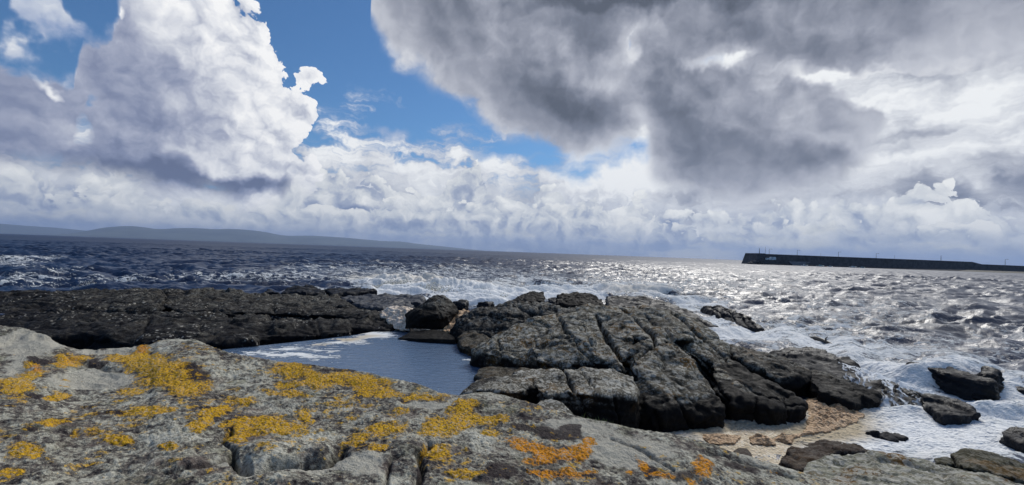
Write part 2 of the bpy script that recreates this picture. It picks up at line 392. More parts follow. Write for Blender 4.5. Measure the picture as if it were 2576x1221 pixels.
class MB:
    """collects simple solids into one mesh"""
    def __init__(s): s.b = bmesh.new()
    def box(s, c, d, rz=0.0, bevel=0.0, taper=1.0):
        r = bmesh.ops.create_cube(s.b, size=1.0)['verts']
        for v in r:
            k = taper if v.co.z > 0 else 1.0
            x, y, z = v.co.x*d[0]*k, v.co.y*d[1]*k, v.co.z*d[2]
            v.co = (c[0]+x*math.cos(rz)-y*math.sin(rz), c[1]+x*math.sin(rz)+y*math.cos(rz), c[2]+z)
        if bevel:
            es = list({e for v in r for e in v.link_edges}); bmesh.ops.bevel(s.b, geom=es, offset=bevel, segments=2, affect='EDGES', profile=0.6)
        return s
    def tube(s, pts, rad, n=10, cap=True):
        rad = rad if isinstance(rad, (list, tuple)) else [rad]*len(pts); rings = []
        for i, p in enumerate(pts):
            p = Vector(p); d = (Vector(pts[min(i+1, len(pts)-1)])-Vector(pts[max(i-1, 0)])).normalized()
            a = d.orthogonal().normalized() if i == 0 else (pa-d*pa.dot(d)).normalized(); pa = a; bb = d.cross(a)
            rings.append([s.b.verts.new(p+(a*math.cos(2*math.pi*k/n)+bb*math.sin(2*math.pi*k/n))*rad[i]) for k in range(n)])
        for q, w in zip(rings, rings[1:]):
            for k in range(n): s.b.faces.new((q[k], q[(k+1) % n], w[(k+1) % n], w[k]))
        if cap: s.b.faces.new(rings[0][::-1]); s.b.faces.new(rings[-1])
        return s
    def loft(s, rings, cap=True):
        """rings: equal-length lists of points, closed loops"""
        rr = [[s.b.verts.new(p) for p in r] for r in rings]; n = len(rr[0])
        for q, w in zip(rr, rr[1:]):
            for k in range(n): s.b.faces.new((q[k], q[(k+1) % n], w[(k+1) % n], w[k]))
        if cap: s.b.faces.new(rr[0][::-1]); s.b.faces.new(rr[-1])
        return s
    def build(s, name, mat, parent=None, smooth=False):
        bmesh.ops.recalc_face_normals(s.b, faces=s.b.faces)
        me = bpy.data.meshes.new(name); s.b.to_mesh(me); s.b.free()
        me.polygons.foreach_set('use_smooth', [smooth]*len(me.polygons))
        o = bpy.data.objects.new(name, me); COL.objects.link(o); me.materials.append(mat)
        if parent: o.parent = parent
        return o

def vnormals(V, T):
    a, b, c = V[T[:, 0]], V[T[:, 1]], V[T[:, 2]]
    n = np.cross(b-a, c-a); N = np.zeros_like(V)
    for i in range(3): np.add.at(N, T[:, i], n)
    return N/np.maximum(np.linalg.norm(N, axis=1), 1e-12)[:, None]

def solid(hulls, voxel, smooth_it=4):
    """voxel union of convex hulls -> V, faces (quads), smoothed"""
    bm = bmesh.new()
    for H in hulls:
        b2 = bmesh.new()
        for p in H: b2.verts.new(tuple(float(c) for c in p))
        bmesh.ops.convex_hull(b2, input=b2.verts)
        loose = [v for v in b2.verts if not v.link_faces]; bmesh.ops.delete(b2, geom=loose, context='VERTS')
        bmesh.ops.recalc_face_normals(b2, faces=b2.faces)
        m = bpy.data.meshes.new('tmp'); b2.to_mesh(m); b2.free(); bm.from_mesh(m); bpy.data.meshes.remove(m)
    me = bpy.data.meshes.new('tmp'); bm.to_mesh(me); bm.free()
    ob = bpy.data.objects.new('tmp', me); COL.objects.link(ob)
    md = ob.modifiers.new('r', 'REMESH'); md.mode = 'VOXEL'; md.voxel_size = voxel; md.adaptivity = 0
    dg = bpy.context.evaluated_depsgraph_get(); ev = ob.evaluated_get(dg); m = ev.to_mesh()
    n = len(m.vertices); V = np.zeros(n*3, np.float32); m.vertices.foreach_get('co', V); V = V.reshape(-1, 3).astype(float)
    L = np.zeros(len(m.loops), np.int32); m.loops.foreach_get('vertex_index', L)
    Q = L.reshape(-1, 4); ed = np.zeros(len(m.edges)*2, np.int32); m.edges.foreach_get('vertices', ed); ed = ed.reshape(-1, 2)
    ev.to_mesh_clear(); bpy.data.objects.remove(ob); bpy.data.meshes.remove(me)
    deg = np.bincount(ed.ravel(), minlength=n).astype(float)
    for _ in range(smooth_it):
        A = np.zeros_like(V)
        for k in range(3):
            A[:, k] = np.bincount(ed[:, 0], V[ed[:, 1], k], n)+np.bincount(ed[:, 1], V[ed[:, 0], k], n)
        V = V*0.4+0.6*A/deg[:, None]
    return V, Q

def rock(name, hulls, mat, voxel=0.04, smooth_it=4, amp=0.10, scl=1.2, fine=0.02, strata=0.0, joints=0.0, jscl=0.9, steps=0.0, cracks=(), seed=1, crust=None, st=(1, 1, 1), bump=None, sdir=(0.15, -0.1, 1)):
    V, Q = solid(hulls, voxel, smooth_it)
    T = np.concatenate([Q[:, :3], Q[:, [0, 2, 3]]])
    N = vnormals(V, T)
    d = amp*fbm(V, scl, 4, 0.5, seed, st=st)+fine*fbm(V, 6.0, 4, 0.6, seed+5, st=st)+fine*0.6*fbm(V, 14, 2, .5, seed+8, ridge=True)
    if strata:
        sd = np.array(sdir)/np.linalg.norm(sdir); h = V@sd+0.10*fbm(V, 0.8, 3, .5, seed+2)
        q = h*9.0+0.8*fbm(V, 1.5, 2, .5, seed+3); saw = (q-np.floor(q))
        d += strata*(np.minimum(saw*1.2, (1-saw)*6.0)-0.5)*(1-np.abs(N@sd))
    crev = np.zeros(len(V))
    if joints:
        W = V+0.25*np.stack([pn(V, .9, seed+21), pn(V, .9, seed+22), pn(V, .9, seed+23)], 1)
        a, b, _ = worley(W, jscl, seed, two=True); e = b-a
        g = np.exp(-(e/0.05)**2); d -= joints*g; crev = np.maximum(crev, g)
        a2, b2, _ = worley(W*np.array([1, 1, 1.8]), jscl*2.6, seed+3, two=True)
        g2 = np.exp(-((b2-a2)/0.07)**2); d -= joints*0.3*g2; crev = np.maximum(crev, g2*0.6)
    if steps:
        Wp = V+0.12*np.stack([pn(V, 1.7, seed+31), pn(V, 1.7, seed+32), pn(V, 1.7, seed+33)], 1)
        for ss_, am, stt in ((1.1, 1.0, (1.3, .8, 1.9)), (2.9, .42, (1, 1.2, 1.8)), (7.0, .16, (1, 1, 1.6))):
            a3, b3, i3 = worley(Wp*np.array(stt), ss_, seed+ss_, two=True)
            blend = sst(b3-a3, 0.0, 0.10)
            tilt = (_RV[i3]-.5); loc = Wp*ss_-np.floor(Wp*ss_)-.5
            d += steps*am*blend*((_RV[i3, 0]-.5)*1.3+(tilt*loc).sum(1)*.9)
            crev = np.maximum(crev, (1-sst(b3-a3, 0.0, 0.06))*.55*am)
    if len(cracks):
        x, y = proj(V)
        for c in cracks:
            w, dep, pts = c; w *= 0.62
            jx = 5*pn(V, 3.0, 40); jy = 5*pn(V, 3.0, 41)
            dd, t = polydist(x+jx, y+jy, pts); ww = w*(0.35+0.65*np.sin(np.pi*np.clip(t, 0.03, .97)))
            g = np.exp(-(dd/ww)**2); d -= dep*g; crev = np.maximum(crev, g)
    V = V+N*d[:, None]
    if bump is not None: V = bump(V, N)
    cr = np.ones(len(V))
    if crust is not None:
        x, y = proj(V); cr = np.clip(blobs(x, y, crust, 40*pn(V, 1.5, 90)+14*pn(V, 6, 92), 20*pn(V, 1.5, 91)+8*pn(V, 6, 93)), 0, 1)
    return mesh_obj(name, V, Q, mat, attrs={'crev': crev, 'crust': cr})
def slabhull(top, z0=-0.3, spread=0.0):
    """hull from top points down to z0, footprint spread outwards"""
    P = np.array(top); c = P[:, :2].mean(0); B = P.copy(); B[:, :2] = c+(P[:, :2]-c)*(1+spread); B[:, 2] = z0
    return np.concatenate([P, B])
# ------------------------------------------------------------------ materials
def new_mat(name):
    m = bpy.data.materials.new(name); m.use_nodes = True; nt = m.node_tree; nt.nodes.clear()
    g = NT(nt); b = g.node('ShaderNodeBsdfPrincipled'); o = g.node('ShaderNodeOutputMaterial'); g.link(b.outputs[0], o.inputs[0])
    return m, g, b, o
def pos(g):
    n = g.node('ShaderNodeNewGeometry'); return S(g.nt, n.outputs['Position']), S(g.nt, n.outputs['Normal'])
def bump(g, b, h, strength=0.6, dist=0.02):
    n = g.node('ShaderNodeBump'); n.inputs['Strength'].default_value = strength; n.inputs['Distance'].default_value = dist
    g.put(h, n.inputs['Height']); g.link(n.outputs[0], b.inputs['Normal']); return n
def simple_mat(name, col, rough=0.6, metal=0.0, vary=0.25, scale=3.0, spec=0.5):
    m, g, b, o = new_mat(name); p, _ = pos(g)
    n = g.noise(p, scale, 5, 0.6)
    c = g.mix(n.ss(0.3, 0.7), tuple(x*(1-vary) for x in col), tuple(min(1, x*(1+vary)) for x in col))
    g.link(c, b.inputs['Base Color']); b.inputs['Roughness'].default_value = rough; b.inputs['Metallic'].default_value = metal
    b.inputs['Specular IOR Level'].default_value = spec
    return m

def dark_rock_mat(name, zl=(0.35, 0.9), lichen=1.0, ochre=0.5, brown=(0.036, 0.028, 0.019), wet=0.10, black=(0.004, 0.004, 0.0046), specks=0.0, spec=0.10, top=(0.15, 0.14, 0.112)):
    m, g, b, o = new_mat(name); p, n = pos(g); _, _, z = g.sep(p); _, _, nz = g.sep(n)
    n1 = g.noise(p, 1.6, 5, 0.6); n2 = g.noise(p, 7.0, 6, 0.65); n3 = g.noise(p, 30.0, 4, 0.7)
    zone = (z+(n1-0.5)*1.3+(n2-.5)*0.5).ss(zl[0], zl[1])*(g.attr('crust')+(n2-.5)*.6).ss(.25, .55)            # black lichen belt below, paler crusts above
    up = (nz+(n2-.5)*1.0).ss(-0.15, 0.55)
    c = g.mix((n2*1.0+(n3-.5)*.8).ss(0.3, 0.75), tuple(v*.5 for v in brown), tuple(v*1.35 for v in brown))
    c = g.mix((zone*up*(n3*1.0+n1*.8).ss(0.55, 1.0)), c, top)
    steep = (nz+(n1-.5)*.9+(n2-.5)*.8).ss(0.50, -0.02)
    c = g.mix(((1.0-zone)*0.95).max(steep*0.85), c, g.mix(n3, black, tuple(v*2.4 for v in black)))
    c = g.mix((1.0-zone)*(n1+(n2-.5)*.8).ss(.46, .64)*.6, c, tuple(v*.55 for v in brown))
    oc = g.noise(g.vscale(p, 1, 1, 1, (7, 2, 0)), 1.9, 6, 0.68)
    c = g.mix((oc+(n3-.5)*.3).ss(0.50, 0.64)*zone*ochre, c, g.mix(n3, (0.23, 0.115, 0.022), (0.085, 0.05, 0.014)))
    # rosettes of white lichen
    pw = g.vadd(p, g.noise(p, 9.0, 3, 0.5, col=True), 0.06)
    v1 = g.voro(pw, 8.0); v2 = g.voro(pw, 19.0)
    ros = (0.46-v1).ss(0.0, 0.09)*g.voro(pw, 8.0, out='Color')._m('ADD', 0.0).ss(0.35, 0.4)
    ros2 = (0.44-v2).ss(0.0, 0.12)
    patch = g.noise(p, 1.3, 4, 0.6)
    lm = (ros.max(ros2*0.8)*(n2*0.9+0.3).clamp()*(patch+(nz-.3)*.25).ss(0.37, 0.55)*zone*up).clamp()*lichen
    flake = (g.noise(g.vscale(p, 1, 1, 1.6, (2, 5, 1)), 4.5, 6, .72)+(n3-.5)*.5).ss(.53, .60)*zone*up*min(lichen, 1.0)
    lm = lm.max(flake*0.8)
    c = g.mix((lm*(0.65+n3*0.5)).clamp(), c, g.mix(n3, (0.36, 0.35, 0.30), (0.60, 0.59, 0.53)))
    if specks:
        v3 = g.voro(pw, 11.0); k3 = g.voro(pw, 11.0, out='Color')._m('ADD', 0.0)
        sp = (0.40-v3).ss(0.0, 0.06)*k3.ss(0.50, 0.55)*g.noise(p, 0.9, 3, .5).ss(0.50, 0.58)*up
        c = g.mix((sp*specks*0.75).clamp(), c, (0.42, 0.40, 0.35))
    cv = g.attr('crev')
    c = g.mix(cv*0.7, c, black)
    g.link(c, b.inputs['Base Color'])
    rr = 0.78-(1.0-zone)*wet*(n1.ss(.4, .6)*1.6+.3)-(n2-.5)*0.4
    g.link(rr.max(0.42).clamp(), b.inputs['Roughness']); b.inputs['Specular IOR Level'].default_value = spec
    bump(g, b, n2*1.0+n3*0.45+lm*0.15+g.noise(p, 70, 2, .6)*.12, 0.85, 0.034)
    return m

def fg_rock_mat():
    m, g, b, o = new_mat('lichen_crusted_granite'); p, n = pos(g)
    n0 = g.noise(p, 2.2, 4, 0.6); n1 = g.noise(p, 9.0, 6, 0.68); n2 = g.noise(p, 34.0, 5, 0.7); n3 = g.noise(p, 120.0, 3, 0.7)
    f = (n1*1.2-.1+(n2-.5)*1.3+(n0-.5)*0.7)
    c = g.ramp(f, [(0.20, (0.022, 0.018, 0.021)), (0.36, (0.085, 0.078, 0.078)), (0.48, (0.20, 0.195, 0.175)), (0.58, (0.37, 0.375, 0.33)), (0.75, (0.56, 0.57, 0.52))])
    # pinkish and greenish crusts
    c = g.mix(g.noise(p, 5.0, 5, .6).ss(0.52, 0.68)*0.5, c, g.mix(n2, (0.10, 0.075, 0.075), (0.27, 0.225, 0.20)))
    c = g.mix(g.noise(g.vscale(p, 1, 1, 1, (5, 3, 1)), 4.0, 5, .6).ss(0.54, 0.7)*0.35, c, g.mix(n2, (0.16, 0.18, 0.11), (0.34, 0.36, 0.25)))
    pale = (g.attr('pale')+(n1-.5)*.45+(n2-.5)*.35).ss(0.38, 0.6)
    c = g.mix(pale*0.85, c, g.mix((n2*.8+n3*.3).clamp(), (0.30, 0.30, 0.27), (0.52, 0.52, 0.48)))
    white = ((0.36-g.voro(g.vadd(p, g.noise(p, 20, 2, .5, col=True), 0.03), 26.0)).ss(0, 0.12)*n1.ss(0.46, 0.62)*g.noise(p, 3.1, 3, .6).ss(.45, .6))
    c = g.mix(white*0.55, c, (0.50, 0.51, 0.48))
    dk = (g.attr('dark')+(n1-.5)*.9+(n2-.5)*.7).ss(0.36, 0.56)
    dk2 = (g.noise(g.vscale(p, 1, 1, 1, (9, 1, 4)), 6.5, 5, 0.7)).ss(0.60, 0.70)*0.6
    c = g.mix(dk.max(dk2)*0.9, c, g.mix(n3, (0.010, 0.009, 0.011), (0.055, 0.040, 0.045)))
    yl = g.attr('yellow'); og = g.attr('orange')
    ym = (yl*0.85+(n1-.5)*2.2+(n2-.5)*1.7+(n3-.5)*.5+yl.ss(0.0, 0.35)*0.22).ss(0.44, 0.64)
    spk = (g.noise(p, 17.0, 4, .65)*0.75+g.noise(p, 3.0, 3, .6)*0.45-g.attr('pale')*.12).ss(0.665, 0.73)*0.85
    ym = ym.max(spk)
    vy = g.voro(g.vadd(p, g.noise(p, 40, 3, .6, col=True), 0.02), 60.0)
    yc = g.mix((vy*1.3+(n3-.5)*.7).clamp(), (0.80, 0.51, 0.016), (0.42, 0.24, 0.012))
    ym = ym*(1.0-(vy+(n2-.5)*.9).ss(0.52, 0.76)*0.5)
    yc = g.mix(n1.ss(.35, .7)*0.45, yc, (0.47, 0.24, 0.02))
    yc = g.mix(og, yc, g.mix(vy, (0.78, 0.34, 0.008), (0.40, 0.15, 0.006)))
    c = g.mix(ym*0.95, c, yc)
    c = g.mix(1.0, c, (1.18, 1.13, 1.04), 'MULTIPLY')
    c = g.mix(g.attr('crev')*0.8, c, (0.02, 0.018, 0.016))
    g.link(c, b.inputs['Base Color']); b.inputs['Roughness'].default_value = 0.9; b.inputs['Specular IOR Level'].default_value = 0.2
    bump(g, b, n1*1.0+n2*0.55+n3*0.25+ym*(0.10+(0.5-vy)*.25), 1.0, 0.035)
    return m

def water_mat(name, deep=(0.009, 0.025, 0.068), rough=0.08, bs=0.35, foamy=True, murk=0.0, bdist=.1, s1=1.6, ior=1.333):
    m, g, b, o = new_mat(name); p, n = pos(g); x, y, z = g.sep(p)
    q = g.vscale(p, 0.8, 1.25, 1)
    n1 = g.noise(q, s1, 6, 0.62, dist=0.4); n2 = g.noise(q, s1*4, 4, 0.6)
    n3 = g.noise(q, s1*0.16, 5, 0.62)
    c = deep
    if foamy:
        fo = g.attr('foam'); mu = g.attr('murk')
        c = g.mix(mu, deep, (0.035, 0.032, 0.022))
        w = g.vadd(p, g.noise(p, 1.2, 3, .55, col=True), 0.9)
        st = g.vscale(w, 0.55, 1.3, 1)
        a = g.noise(st, 1.5, 7, 0.66)
        cell = g.voro(g.vadd(st, g.noise(st, 5, 3, .6, col=True), .25), 2.6, feature='DISTANCE_TO_EDGE')
        cell2 = g.voro(g.vadd(st, g.noise(st, 9, 3, .6, col=True), .12), 8.0, feature='DISTANCE_TO_EDGE')
        lace = (0.16-cell).ss(0, 0.13)*0.30+(0.12-cell2).ss(0, 0.1)*0.17
        k = fo*0.74+(a-.5)*2.3+lace*0.9+(n1-.5)*.6
        fm = k.ss(0.44, 0.66)*fo.ss(0.02, 0.10)
        tanf = g.attr('tan')
        fc = g.mix((tanf+(a-.5)*.8).clamp(), g.mix(k.ss(.5, 1.1), (0.60, 0.64, 0.66), (0.90, 0.91, 0.90)), (0.56, 0.47, 0.33))
        c = g.mix(fm, c, fc)
        g.link(c, b.inputs['Base Color'])
        g.link((fm*0.5+g.attr('rough')+rough).clamp(), b.inputs['Roughness'])
        g.link((1.0-fm)*0.5, b.inputs['Specular IOR Level'])
        h = n1*1.0+n2*0.25+n3*0.6+fm*(0.2+cell2*.5+g.noise(p, 9, 4, .7)*.35)
    else:
        b.inputs['Base Color'].default_value = tuple(deep)+(1,); b.inputs['Roughness'].default_value = rough
        h = n1+n2*.3
    b.inputs['IOR'].default_value = ior
    bump(g, b, h, bs, bdist)
    return m

def foam_mat(name, c1=(0.55, 0.42, 0.27), c2=(0.80, 0.68, 0.50)):
    m, g, b, o = new_mat(name); p, n = pos(g)
    n1 = g.noise(p, 3.0, 5, .6); v = g.voro(p, 22.0); n2 = g.noise(p, 40, 3, .6)
    c = g.mix((n1+(v-.3)*-.5).ss(0.25, 0.65), c1, c2)
    g.link(c, b.inputs['Base Color']); b.inputs['Roughness'].default_value = 0.75; b.inputs['Subsurface Weight'].default_value = 0.25
    b.inputs['Subsurface Radius'].default_value = (0.05, 0.04, 0.03)
    bump(g, b, (0.6-v)*1.0+n2*.4, 0.7, 0.03)
    return m
# ------------------------------------------------------------------ foreground slab
RIM = [(-900, 760, 2.1), (-300, 800, 2.12), (0, 820, 2.12), (60, 826, 2.1), (120, 846, 2.06), (165, 872, 2.0), (200, 881, 1.96), (250, 879, 1.95), (330, 874, 1.95), (380, 868, 1.97), (400, 858, 2.0), (450, 854, 2.02), (495, 857, 2.02),
       (530, 872, 1.99), (570, 887, 1.96), (620, 897, 1.95), (690, 909, 1.94), (760, 917, 1.94), (850, 928, 1.93), (905, 935, 1.93), (985, 953, 1.92), (1050, 967, 1.91), (1110, 990, 1.89), (1150, 997, 1.88),
       (1185, 991, 1.88), (1230, 988, 1.88), (1285, 1001, 1.87), (1340, 1018, 1.86), (1450, 1048, 1.84), (1530, 1065, 1.82), (1600, 1080, 1.8), (1700, 1095, 1.78), (1771, 1112, 1.75), (1841, 1138, 1.71), (1951, 1170, 1.66),
       (2023, 1192, 1.63), (2104, 1218, 1.6), (2300, 1290, 1.5), (2700, 1440, 1.35), (3400, 1600, 1.25)]
YELLOW = [(172, 906, 46, 15), (75, 915, 22, 9), (40, 975, 55, 38), (88, 945, 32, 16), (142, 998, 28, 13), (325, 905, 52, 22), (365, 882, 22, 18), (400, 940, 80, 42), (470, 978, 70, 24, 1, 12), (330, 990, 34, 16),
          (360, 1040, 88, 15, 1, 4), (545, 1045, 66, 17, 1, 18), (500, 1070, 34, 12), (640, 1068, 80, 24, 1, 8), (600, 1098, 40, 14), (720, 1078, 44, 12), (760, 1050, 24, 18), (750, 935, 74, 20, 1, -12), (800, 966, 56, 15), (720, 968, 26, 12),
          (740, 992, 50, 11), (905, 960, 80, 20, 1, -8), (950, 988, 70, 14), (1060, 1000, 60, 10, .8), (980, 1085, 56, 26), (1110, 1088, 62, 26, 1, 14), (1165, 1030, 40, 20), (1215, 1058, 76, 17, 1, -4), (1130, 1068, 50, 16),
          (888, 1106, 34, 22), (942, 1136, 38, 12), (52, 1132, 54, 26), (15, 1192, 40, 16), (125, 1066, 44, 10), (300, 1112, 34, 16), (425, 1116, 34, 12), (240, 1092, 30, 16, .6), (1240, 1088, 34, 12, .8), (1100, 1152, 42, 26, .9, 20),
          (1160, 1196, 60, 15, .9), (600, 1010, 60, 8, .7), (180, 955, 20, 8, .5), (190, 1095, 16, 12, .6), (670, 985, 30, 10, .6), (840, 1020, 50, 8, .5), (300, 1010, 40, 8, .5), (880, 1050, 40, 8, .4), (1000, 1035, 60, 10, .5)]
ORANGE = [(1320, 1122, 70, 15, 1, -14), (1392, 1142, 74, 20, 1, -10), (1462, 1140, 36, 18), (1474, 1112, 22, 10), (1390, 1196, 70, 17), (1480, 1200, 30, 10, .8), (1620, 1166, 34, 12, 1, -25), (1762, 1185, 32, 36, 1.1, -35), (1665, 1196, 40, 14), (1340, 1160, 40, 16, .8), (1590, 1188, 16, 8, .6),
          (1935, 1190, 20, 6, .6), (365, 880, 20, 14, .7), (170, 910, 60, 16, .3), (90, 925, 30, 12, .6)]
DARK = [(96, 906, 28, 12, 1.2), (246, 920, 30, 10, 1.4), (94, 1001, 17, 11, 1.4), (265, 1042, 38, 7, 1.2), (72, 1082, 30, 9, 1.2), (1395, 1094, 78, 20, 1.1, -8), (1312, 1076, 32, 12), (1255, 1190, 56, 26), (1640, 1180, 30, 20, 1, -25), (1450, 1080, 30, 14, .8), (1052, 1202, 14, 22, 1.2),
        (860, 934, 66, 7, .9), (500, 948, 40, 18, .8), (640, 945, 40, 12, .5), (1320, 1050, 30, 7, .7), (1720, 1200, 40, 20, .6), (1870, 1180, 60, 14, .7, -18), (1230, 1150, 40, 10, .5), (830, 1003, 30, 8, .6), (1025, 1010, 26, 8, .6), (500, 1010, 30, 8, .5), (420, 985, 12, 5, 1), (560, 1020, 40, 6, .5), (470, 930, 30, 10, .8),
        (1960, 1195, 40, 10, .7, -18), (1600, 1120, 40, 10, .4), (1540, 1175, 30, 14, .5)]
PALE = [(60, 870, 120, 36, 1), (90, 860, 90, 24, 1), (230, 955, 120, 28, 1.3), (60, 930, 60, 30, .9), (285, 885, 95, 13, 1.4), (110, 1010, 80, 16, .4), (1085, 1018, 70, 9, 1.2), (1600, 1120, 200, 40, .7, -12), (1450, 1070, 120, 20, .7), (1250, 1005, 60, 12, .6), (1900, 1170, 120, 30, .5, -18),
        (730, 1190, 160, 30, .7), (880, 1165, 100, 20, .8, 8), (1290, 1130, 60, 30, .5), (560, 1160, 110, 24, .5), (930, 1190, 60, 30, .6), (30, 1160, 100, 30, .3), (1540, 1150, 130, 36, .7, -10)]
def foreground():
    nc, nr, nb = 1250, 620, 110
    az = np.concatenate([np.linspace(-82, -50, 60, endpoint=False), np.linspace(-50, 44, nc-100, endpoint=False), np.linspace(44, 84, 40)])
    rim_az = []; rim_r = []; rim_z = []
    for x, y, z in RIM:
        if x < -300 or x > 2700: continue
        p = PZ(x, y, z); rim_az.append(math.degrees(math.atan2(p[0], p[1]))); rim_r.append(math.hypot(p[0], p[1])); rim_z.append(z)
    rim_az = [-90]+rim_az+[90]; rim_r = [rim_r[0]+1]+rim_r+[rim_r[-1]]; rim_z = [2.1]+rim_z+[1.3]
    rr = np.interp(az, rim_az, rim_r); rz = np.interp(az, rim_az, rim_z)
    k = np.array([1, 2, 3, 2, 1.]); k /= k.sum()
    rr[60:-60] = np.convolve(rr, k, 'same')[60:-60]; rz[60:-60] = np.convolve(rz, k, 'same')[60:-60]
    t = np.linspace(0, 1, nr)
    r0 = 1.1
    # rows even in depression angle
    inv = (1/r0)*(1-t)[:, None]+(1/rr)[None, :]*t[:, None]
    Rr = 1/inv
    tb = np.linspace(0, 1, nb+1)[1:]
    Rb = rr[None, :]+tb[:, None]**1.6*1.4
    Rall = np.concatenate([Rr, Rb]); A2 = np.broadcast_to(np.radians(az)[None, :], Rall.shape)
    X, Y = Rall*np.sin(A2), Rall*np.cos(A2)
    # plan height
    q = Rall/rr[None, :]
    Z = np.broadcast_to(rz[None, :], Rall.shape).copy()
    zmean = 1.90
    near = np.clip((1-q)/0.75, 0, 1)
    Z = Z*(1-near)+ (zmean-0.04)*near
    Z -= 0.05*np.sin(np.clip(1-q, 0, .5)*2*np.pi)*np.clip(1-np.abs(q-.75)*3, 0, 1)
    over = np.clip(Rall-rr[None, :], 0, None)
    Z -= 1.7*over**1.35+0.25*sst(over, 0.0, 0.25)
    V = np.stack([X.ravel(), Y.ravel(), Z.ravel()], 1)
    px, py = proj(V)
    qf = q.ravel(); ins = sst(1.0-qf, 0.0, 0.05)*0.85+0.15; ob = sst(qf, 1.0, 1.03)
    wx = 24*pn(V, 4.0, 3)+14*pn(V, 12, 30); wy = 10*pn(V, 4.0, 5)+6*pn(V, 12, 33)
    yl = blobs(px, py, YELLOW, wx, wy); og = blobs(px, py, ORANGE, wx, wy); dk = blobs(px, py, DARK, wx, wy); pa = blobs(px, py, PALE, wx, wy)
    h = 0.040*fbm(V, 1.1, 3, .5, 2)*ins+0.022*fbm(V, 4.0, 5, .55, 4)*ins
    lump = fbm(V, 9.0, 4, .6, 6)
    h += (0.016*lump+0.012*fbm(V, 22, 3, .6, 9, ridge=True))*(1-0.6*np.clip(pa, 0, 1))
    w = worley(V+0.03*np.stack([pn(V, 9, 1), pn(V, 9, 2), pn(V, 9, 3)], 1), 11.0, 3)
    h += 0.010*(0.5-w)*sst(fbm(V, 2.2, 3, .5, 31), -.1, .25)
    # hollows, ledge and cracks
    crev = np.zeros(len(V))
    jx = 10*pn(V, 5.0, 13)+4*pn(V, 14, 14); jy = 7*pn(V, 5.0, 15)+3*pn(V, 14, 16)
    for wd, dep, pts in ((9, .10, [(588, 1150), (600, 1172), (612, 1192), (660, 1188), (720, 1172), (770, 1165)]), (10, .07, [(770, 1165), (830, 1158), (860, 1136)]), (7, .06, [(1046, 1221), (1060, 1190), (1062, 1150), (1075, 1128)]), (5, .03, [(1062, 1150), (985, 1160), (975, 1221)]),
                         (5, .03, [(585, 1085), (560, 1100), (590, 1130), (600, 1160)]), (4, .02, [(1540, 1100), (1640, 1150), (1700, 1180)]), (6, .035, [(1780, 1135), (1870, 1165), (1990, 1200)]), (5, .02, [(420, 1190), (520, 1165), (600, 1140)]), (4, .02, [(165, 885), (180, 905), (240, 925), (300, 935)])):
        d, _ = polydist(px+jx, py+jy, pts); gq = np.exp(-(d/wd)**2); h -= dep*gq; crev = np.maximum(crev, gq*0.7)
    h += blobs(px, py, [(680, 1135, 75, 36, .055), (800, 1135, 50, 24, .035), (700, 1225, 170, 30, .03), (1015, 1135, 45, 40, .03), (320, 920, 90, 22, .02)])
    h -= blobs(px, py, [(610, 1172, 22, 22, .06), (850, 1150, 24, 12, .05)])
    # pale hollowed sheets sit a little lower with a raised lip
    low = sst(pa+(wx/60), .75, 1.1)*(px < 460); h -= 0.02*low
    # lichen crust stands proud
    ym = sst(yl+og+0.5*pn(V, 9, 7)+0.35*pn(V, 30, 8), .47, .62)
    h += ym*(0.004+0.006*np.clip(fbm(V, 40, 2, .6, 12)+.3, 0, 1))
    dm = sst(dk+0.4*pn(V, 12, 17), .4, .7); h += dm*00.004*fbm(V, 60, 2, .5, 18)
    h *= 1-ob*0.2
    V[:, 2] += h*np.where(qf > .985, np.clip(1-(qf-.985)*22, .30, 1), 1)
    side = over.ravel() > 0.02
    V[:, 0] += np.where(side, 0.10*fbm(V, 2.5, 4, .5, 51), 0); V[:, 1] += np.where(side, 0.10*fbm(V, 2.5, 4, .5, 52)*sst(over.ravel(), .02, .3), 0)
    o = mesh_obj('lichen_rock', V, grid_faces(nr+nb, nc)[:, ::-1], fg_rock_mat(), attrs={'yellow': yl+og*.72, 'orange': sst(og, .15, .5), 'dark': dk, 'pale': pa, 'crev': crev})
    tag(o, 'huge pale grey rock slab blotched with yellow and orange lichen, in front of the pool', 'rock')

# ------------------------------------------------------------------ sea
def sea_height(P, dr):
    """choppy wind sea; dr = mesh spacing, shorter waves than it can carry are dropped"""
    rs = np.random.RandomState(5); h = np.zeros(len(P)); 
    W = P+np.stack([1.6*pn(P, .13, 61), 1.6*pn(P, .13, 62), 0*P[:, 0]], 1)
    for i in range(46):
        lam = 0.8*(7/0.8)**(rs.rand()**1.2); th = R(-78+rs.normal()*26)       # towards the viewer and to the left
        k = 2*math.pi/lam; a = 0.026*lam**0.42*(0.6+0.8*rs.rand())
        ph = k*(W[:, 0]*math.cos(th)+W[:, 1]*math.sin(th))+rs.rand()*6.28
        wgt = sst(lam/dr, 1.6, 3.6)
        s = np.sin(ph); h += a*wgt*(s+0.25*np.cos(2*ph))
    grp = 0.75+0.6*pn(P, 0.05, 66)
    rg = fbm(W, .6, 4, .55, 71, ridge=True, st=(.6, 1.3, 1)); h = h*grp+0.17*rg*sst(2.4/dr, 1.6, 3.6)
    return h
